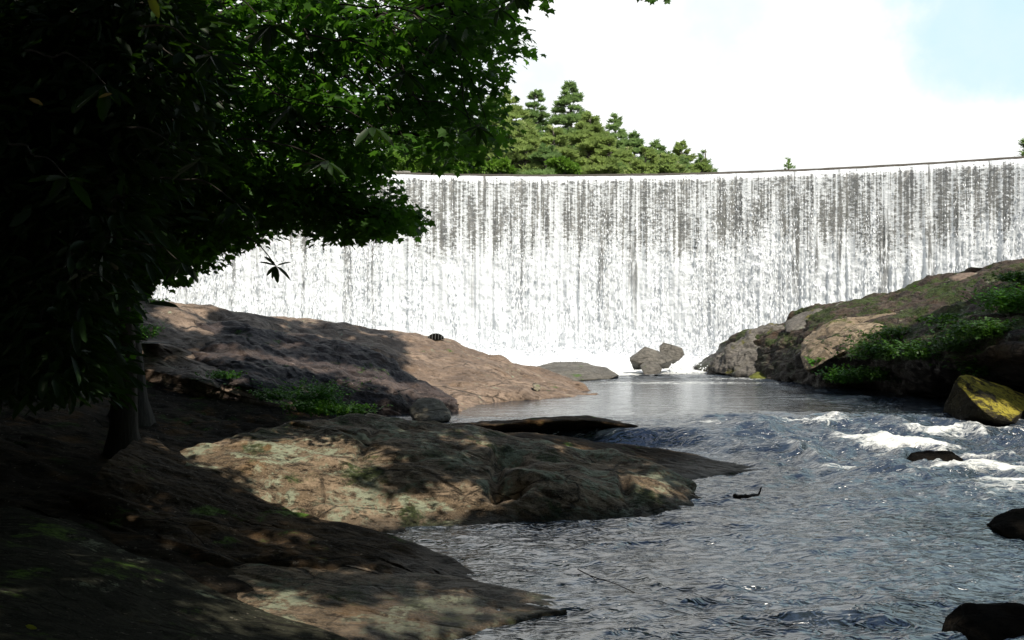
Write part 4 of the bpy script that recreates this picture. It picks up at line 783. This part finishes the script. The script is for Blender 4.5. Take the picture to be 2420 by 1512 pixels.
# ------------------------------------------------------------------ trees standing over and behind the camera: their shade dapples the left bank
def overhead():
    rg = np.random.default_rng(77)
    trees = [(-3.2, -3.5), (-8.0, 2.0), (4.0, -6.0), (-9.5, 9.0), (15.0, 5.0)]
    ncl = 7500; gx = rg.uniform(-14, 14, ncl * 3); gy = rg.uniform(-4, 24, ncl * 3)
    # ground that lies in shade: the whole left bank; open over the river and over the lower end of the long slab
    shade = gx < np.interp(gy, [-4, 4, 6, 8, 9.5, 11, 13, 14, 15.2, 17, 18, 20, 24], [4.5, 3.0, 1.4, 1.7, 2.6, 3.6, 3.3, 3.0, 1.5, -1.1, -2.0, -2.4, -3.0]) + 0.4 * vn(gx * .7, gy * .7)
    gaps = fbm(gx * 0.9, gy * 0.9, 0, 3, 44)
    lit = np.zeros(len(gx), bool)
    for (cx, cy, sx, sy) in ((-2.6, 9.7, 1.15, .75), (-1.6, 8.7, 1.2, .6), (-0.6, 9.0, .6, .4), (-5.6, 10.2, .9, .5), (-4.4, 9.85, .7, .4), (-3.8, 10.7, 1.1, .45), (-0.5, 5.95, .9, .4), (-1.8, 5.9, .8, .35), (1.5, 9.7, .5, .4), (-3.1, 14.6, 1.0, .7), (-3.3, 7.6, .4, .3), (-2.0, 7.3, .5, .25), (-5.0, 8.0, .4, .3), (-1.2, 6.8, .4, .3)):
        lit |= ((gx - cx) / sx) ** 2 + ((gy - cy) / sy) ** 2 < 1
    for (cx, cy, sx, sy) in ((3.6, 5.6, 1.4, .8), (5.2, 8.4, 1.6, .8), (8.6, 17.6, 3.2, 2.0), (11.5, 15.5, 2.5, 2.0), (9.5, 21.3, 3.0, 1.2)):
        shade |= ((gx - cx) / sx) ** 2 + ((gy - cy) / sy) ** 2 < 1
    lit |= (gx > -8) & (gx < -3.9) & (gy > 11.3) & (gy < 14.6)
    k = shade & ~lit & (gaps < 0.29); gx, gy = gx[k][:ncl], gy[k][:ncl]
    gz = np.where(gx > 5, 0.3, np.where(gy > 17, 1.9, np.clip(bank_z(gx, gy), 0, 3))); t = 3.8 + 0.44 * np.maximum(gy, 0) + rg.uniform(0, 4.5, len(gx))
    C = np.stack([gx, gy, gz], 1) + t[:, None] * SUN
    lab = ((C[:, None, :2] - np.array(trees)[None] - [2, 0]) ** 2).sum(2).argmin(1)
    names = ['tree leaning over the left bank behind the viewpoint', 'tree on the left bank beside the viewpoint', 'tree on the right behind the viewpoint', 'tall tree on the left bank behind the maple', 'tree on the right bank out over the rapids']
    for i, (tx, ty) in enumerate(trees):
        c = C[lab == i]
        if len(c) < 5: continue
        root = empty('overhanging_tree', (tx, ty, 0.3)); tag(root, names[i], 'tree'); b = np.array([tx, ty, 0.3])
        zt = c[:, 2].mean() - .5; Pt, rt = limb(np.zeros(3), np.array([0.3, 0.2, zt]), .28, .12, rg, 0, 12); V, F = tubes([(Pt, rt)], 10); obj('trunk', mesh_np('trunk', V, F), M_bark, root)
        nl = 7; cen = c[rg.choice(len(c), nl, replace=False)]
        for _ in range(4):
            lb = ((c[:, None] - cen[None]) ** 2).sum(2).argmin(1); cen = np.array([c[lb == j].mean(0) if (lb == j).any() else cen[j] for j in range(nl)])
        for j in range(nl):
            LP, lr = limb(Pt[int(rg.integers(7, 11))], cen[j] - b, .09, .02, rg, .1, 10); V, F = tubes([(LP, lr)], 6); obj('branch', mesh_np('branch', V, F), M_bark, root)
        m = 34; n = len(c) * m; off = rvec(n, rg) * (rg.random(n) ** .5)[:, None] * .34; off[:, 2] *= .6
        loc = np.repeat(c - b, m, 0) + off; nm = np.array([0, 0, 1.0]) + rvec(n, rg) * .6
        V, F = scatter(DIAM * [1, 1.2, 1], DIAM_F, loc, rvec(n, rg), nm, .15 * rg.uniform(.7, 1.3, n))
        tag(obj('crown', mesh_np('crown', V, F), M_over, root, smooth=False), kind='stuff')
overhead()
def wood():
    """the wood on the left slope, with unseen leaves added behind and right to block sky light"""
    rg = np.random.default_rng(91); n = 90000
    th = rg.uniform(-20, 200, n); th = np.radians(np.where(th > 90, th + 0, th))
    # th = 0 points right, 90 to the back, 180 left
    r = rg.uniform(17, 27, n); x = r * np.cos(th); y = -r * np.sin(th) - 1; left = rg.random(n) < 0.35  # ring behind the camera is added, out of view, to dim sky light
    rgt = (rg.random(n) < 0.16) & ~left; x = np.where(rgt, rg.uniform(17.5, 24, n), x); y = np.where(rgt, rg.uniform(0, 21, n), y)  # right-hand leaves likewise added out of view, darkening the water's reflection
    x = np.where(left, rg.uniform(-26, -11.5, n), x); y = np.where(left, rg.uniform(-4, 24, n), y)
    cell = fbm(x * .35, y * .35, 0, 2, 5); zt = 11 + 5 * cell; z = rg.uniform(0, 1, n) * zt
    z = np.where(x < -8, bank_z(x, y).clip(0, 14) + rg.uniform(0, 1, n) * 9, z)
    keep = (fbm(x * .8, y * .8, z * .8, 2, 7) > -0.30) & ~((x > 8) & (y > 7) & (x < 15))
    loc = np.stack([x, y, z], 1)[keep]; n = len(loc)
    V, F = scatter(DIAM * [1, 1.3, 1], DIAM_F, loc, rvec(n, rg), rvec(n, rg) + [0, 0, .4], rg.uniform(.35, .75, n))
    o = obj('woodland_screen', mesh_np('woodland_screen', V, F), M_over, smooth=False); tag(o, 'dark wood on the left slope, with unseen leaves added to block sky light', 'wood', kind='stuff')
wood()
# a few leaf tips of an overhanging twig at the top edge
hang = empty('overhanging_twig', W(1560, -60, 6)); tag(hang, 'small leafy twig just dipping into the top edge against the sky', 'twig')
rg = np.random.default_rng(5); b = np.array(W(1560, -60, 6)); tips = np.array([W(1545, -12, 6), W(1575, -10, 6.1), W(1500, -16, 6.1), W(1530, -20, 5.9)]) - b
V, F = tubes([limb(np.zeros(3) + [0, 0, .4], t_, .006, .002, rg, 0, 6) for t_ in tips], 5); obj('stem', mesh_np('stem', V, F), M_bark, hang)
for t_ in tips:
    V, F = scatter(MAPLE, MAPLE_F, t_ + rvec(5, rg) * .03, rvec(5, rg) * [1, .4, .3] + [0, 0, -.8], rvec(5, rg) + [0, -1, .3], np.full(5, .05)); obj('leaf_cluster', mesh_np('leaf_cluster', V, F), M_maple, hang, smooth=False)

# ------------------------------------------------------------------ plants on the rocks
def fern(px, py, Y, w, h, n, label, seed, mat=M_fern, name='fern', leafL=.035):
    rg = np.random.default_rng(seed); b = np.array(W(px, py, Y)); root = empty(name, b); tag(root, label, 'plant')
    st, loc, ax, nm, sz = [], [], [], [], []
    ww, hh = w / FL * Y, h / FL * Y
    for k in range(n):
        o_ = np.array([rg.normal(0, .45) * ww, rg.normal(0, .3) * ww, 0]); d = np.array([rg.normal(0, .5), rg.normal(0, .5), 1]) ; L = hh * rg.uniform(.45, 1.1)
        s = np.linspace(0, 1, 6)[:, None]; P_ = o_ + s * d * L + s**2 * np.array([d[0], d[1], -.35]) * L * .6; st.append((P_, np.linspace(.004, .0015, 6)))
        m = 12; q = rg.uniform(.15, 1, m)[:, None]; c = o_ + q * d * L + q**2 * np.array([d[0], d[1], -.35]) * L * .6
        loc.append(c); ax.append(rvec(m, rg) * [1, 1, .4]); nm.append(np.array([0, 0, 1.]) + rvec(m, rg) * .5); sz.append(leafL * rg.uniform(.7, 1.5, m) * (1.3 - q[:, 0] * .5))
    V, F = tubes(st, 4); obj('stems', mesh_np('stems', V, F), mat, root)
    V, F = scatter(DIAM, DIAM_F, np.concatenate(loc), np.concatenate(ax), np.concatenate(nm), np.concatenate(sz)); tag(obj('foliage', mesh_np('foliage', V, F), mat, root, smooth=False), kind='stuff')
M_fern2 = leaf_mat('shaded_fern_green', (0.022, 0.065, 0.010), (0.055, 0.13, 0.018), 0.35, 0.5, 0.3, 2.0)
M_weed = leaf_mat('bright_weed_leaf', (0.12, 0.30, 0.02), (0.22, 0.45, 0.04), 0.4)
fern(745, 962, 14.6, 60, 85, 130, 'tall fern clump at the foot of the long slab', 1, leafL=.05)
fern(800, 980, 14.3, 75, 34, 150, 'bright green low weed spreading below the fern clump', 2, M_weed, 'weed', .045)
fern(735, 974, 14.2, 50, 36, 100, 'bright green weed left of and below the fern clump', 12, M_weed, 'weed', .045)
fern(650, 945, 14.9, 50, 34, 50, 'darker fern left of the bright weeds', 3, leafL=.045)
fern(325, 800, 17, 55, 45, 60, 'dim fern under the trees beside the puddle', 4, leafL=.05)
fern(355, 722, 19.6, 35, 26, 40, 'yellow-green plant on top of the long slab by the maple', 5, M_weed, 'weed', .05)
fern(520, 895, 15.3, 50, 25, 40, 'small dark plant on the edge of the long slab', 6, leafL=.04)
for i, (px, py, Y, w, h, n, lb) in enumerate(((2000, 905, 20.8, 50, 50, 90, 'bright fern clump low on the face of the right bank'), (2085, 850, 20.3, 90, 70, 170, 'large green fern mass in the middle of the right bank'), (2185, 850, 18.4, 90, 60, 150, 'dark ferns right of the large fern mass'),
        (2400, 740, 17.9, 70, 90, 170, 'bushy green plants at the top right of the right bank'), (2330, 800, 16.9, 90, 60, 160, 'green plants hanging under the top of the right bank'), (2320, 890, 17.2, 40, 60, 60, 'reddish-green grass tuft in the dark hollow above the yellow rock'),
        (1935, 862, 22.2, 26, 24, 40, 'little yellow-green plant at the left of the fern slope'), (2400, 665, 20.0, 50, 30, 70, 'low plants on the crest at the right edge'), (2120, 800, 20.9, 70, 36, 90, 'small ferns under the sunlit tan rock'),
        (2270, 830, 17.4, 60, 50, 110, 'ferns on the lip of the bank between the middle mass and the hanging plants'), (2060, 900, 20.6, 70, 40, 90, 'dark low ferns beneath the large fern mass'), (2250, 765, 19.2, 70, 30, 80, 'thin green plants across the upper right slope'))):
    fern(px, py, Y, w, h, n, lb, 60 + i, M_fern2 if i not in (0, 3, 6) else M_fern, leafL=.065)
# puddle between the left rocks
c = np.array(W(385, 824, 16.7)); t = np.linspace(0, 2 * math.pi, 40, endpoint=False); rr = 1 + .25 * np.sin(3 * t) + .15 * np.sin(5 * t + 1)
P = np.concatenate([[c], c + np.stack([.42 * rr * np.cos(t), .65 * rr * np.sin(t), 0 * t], 1)]); F = np.array([[0, 1 + i, 1 + (i + 1) % 40] for i in range(40)])
P[:, 2] += .12
tag(obj('puddle', mesh_np('puddle', P, F), M_river), 'small puddle reflecting the sky among the shaded left rocks', 'puddle')
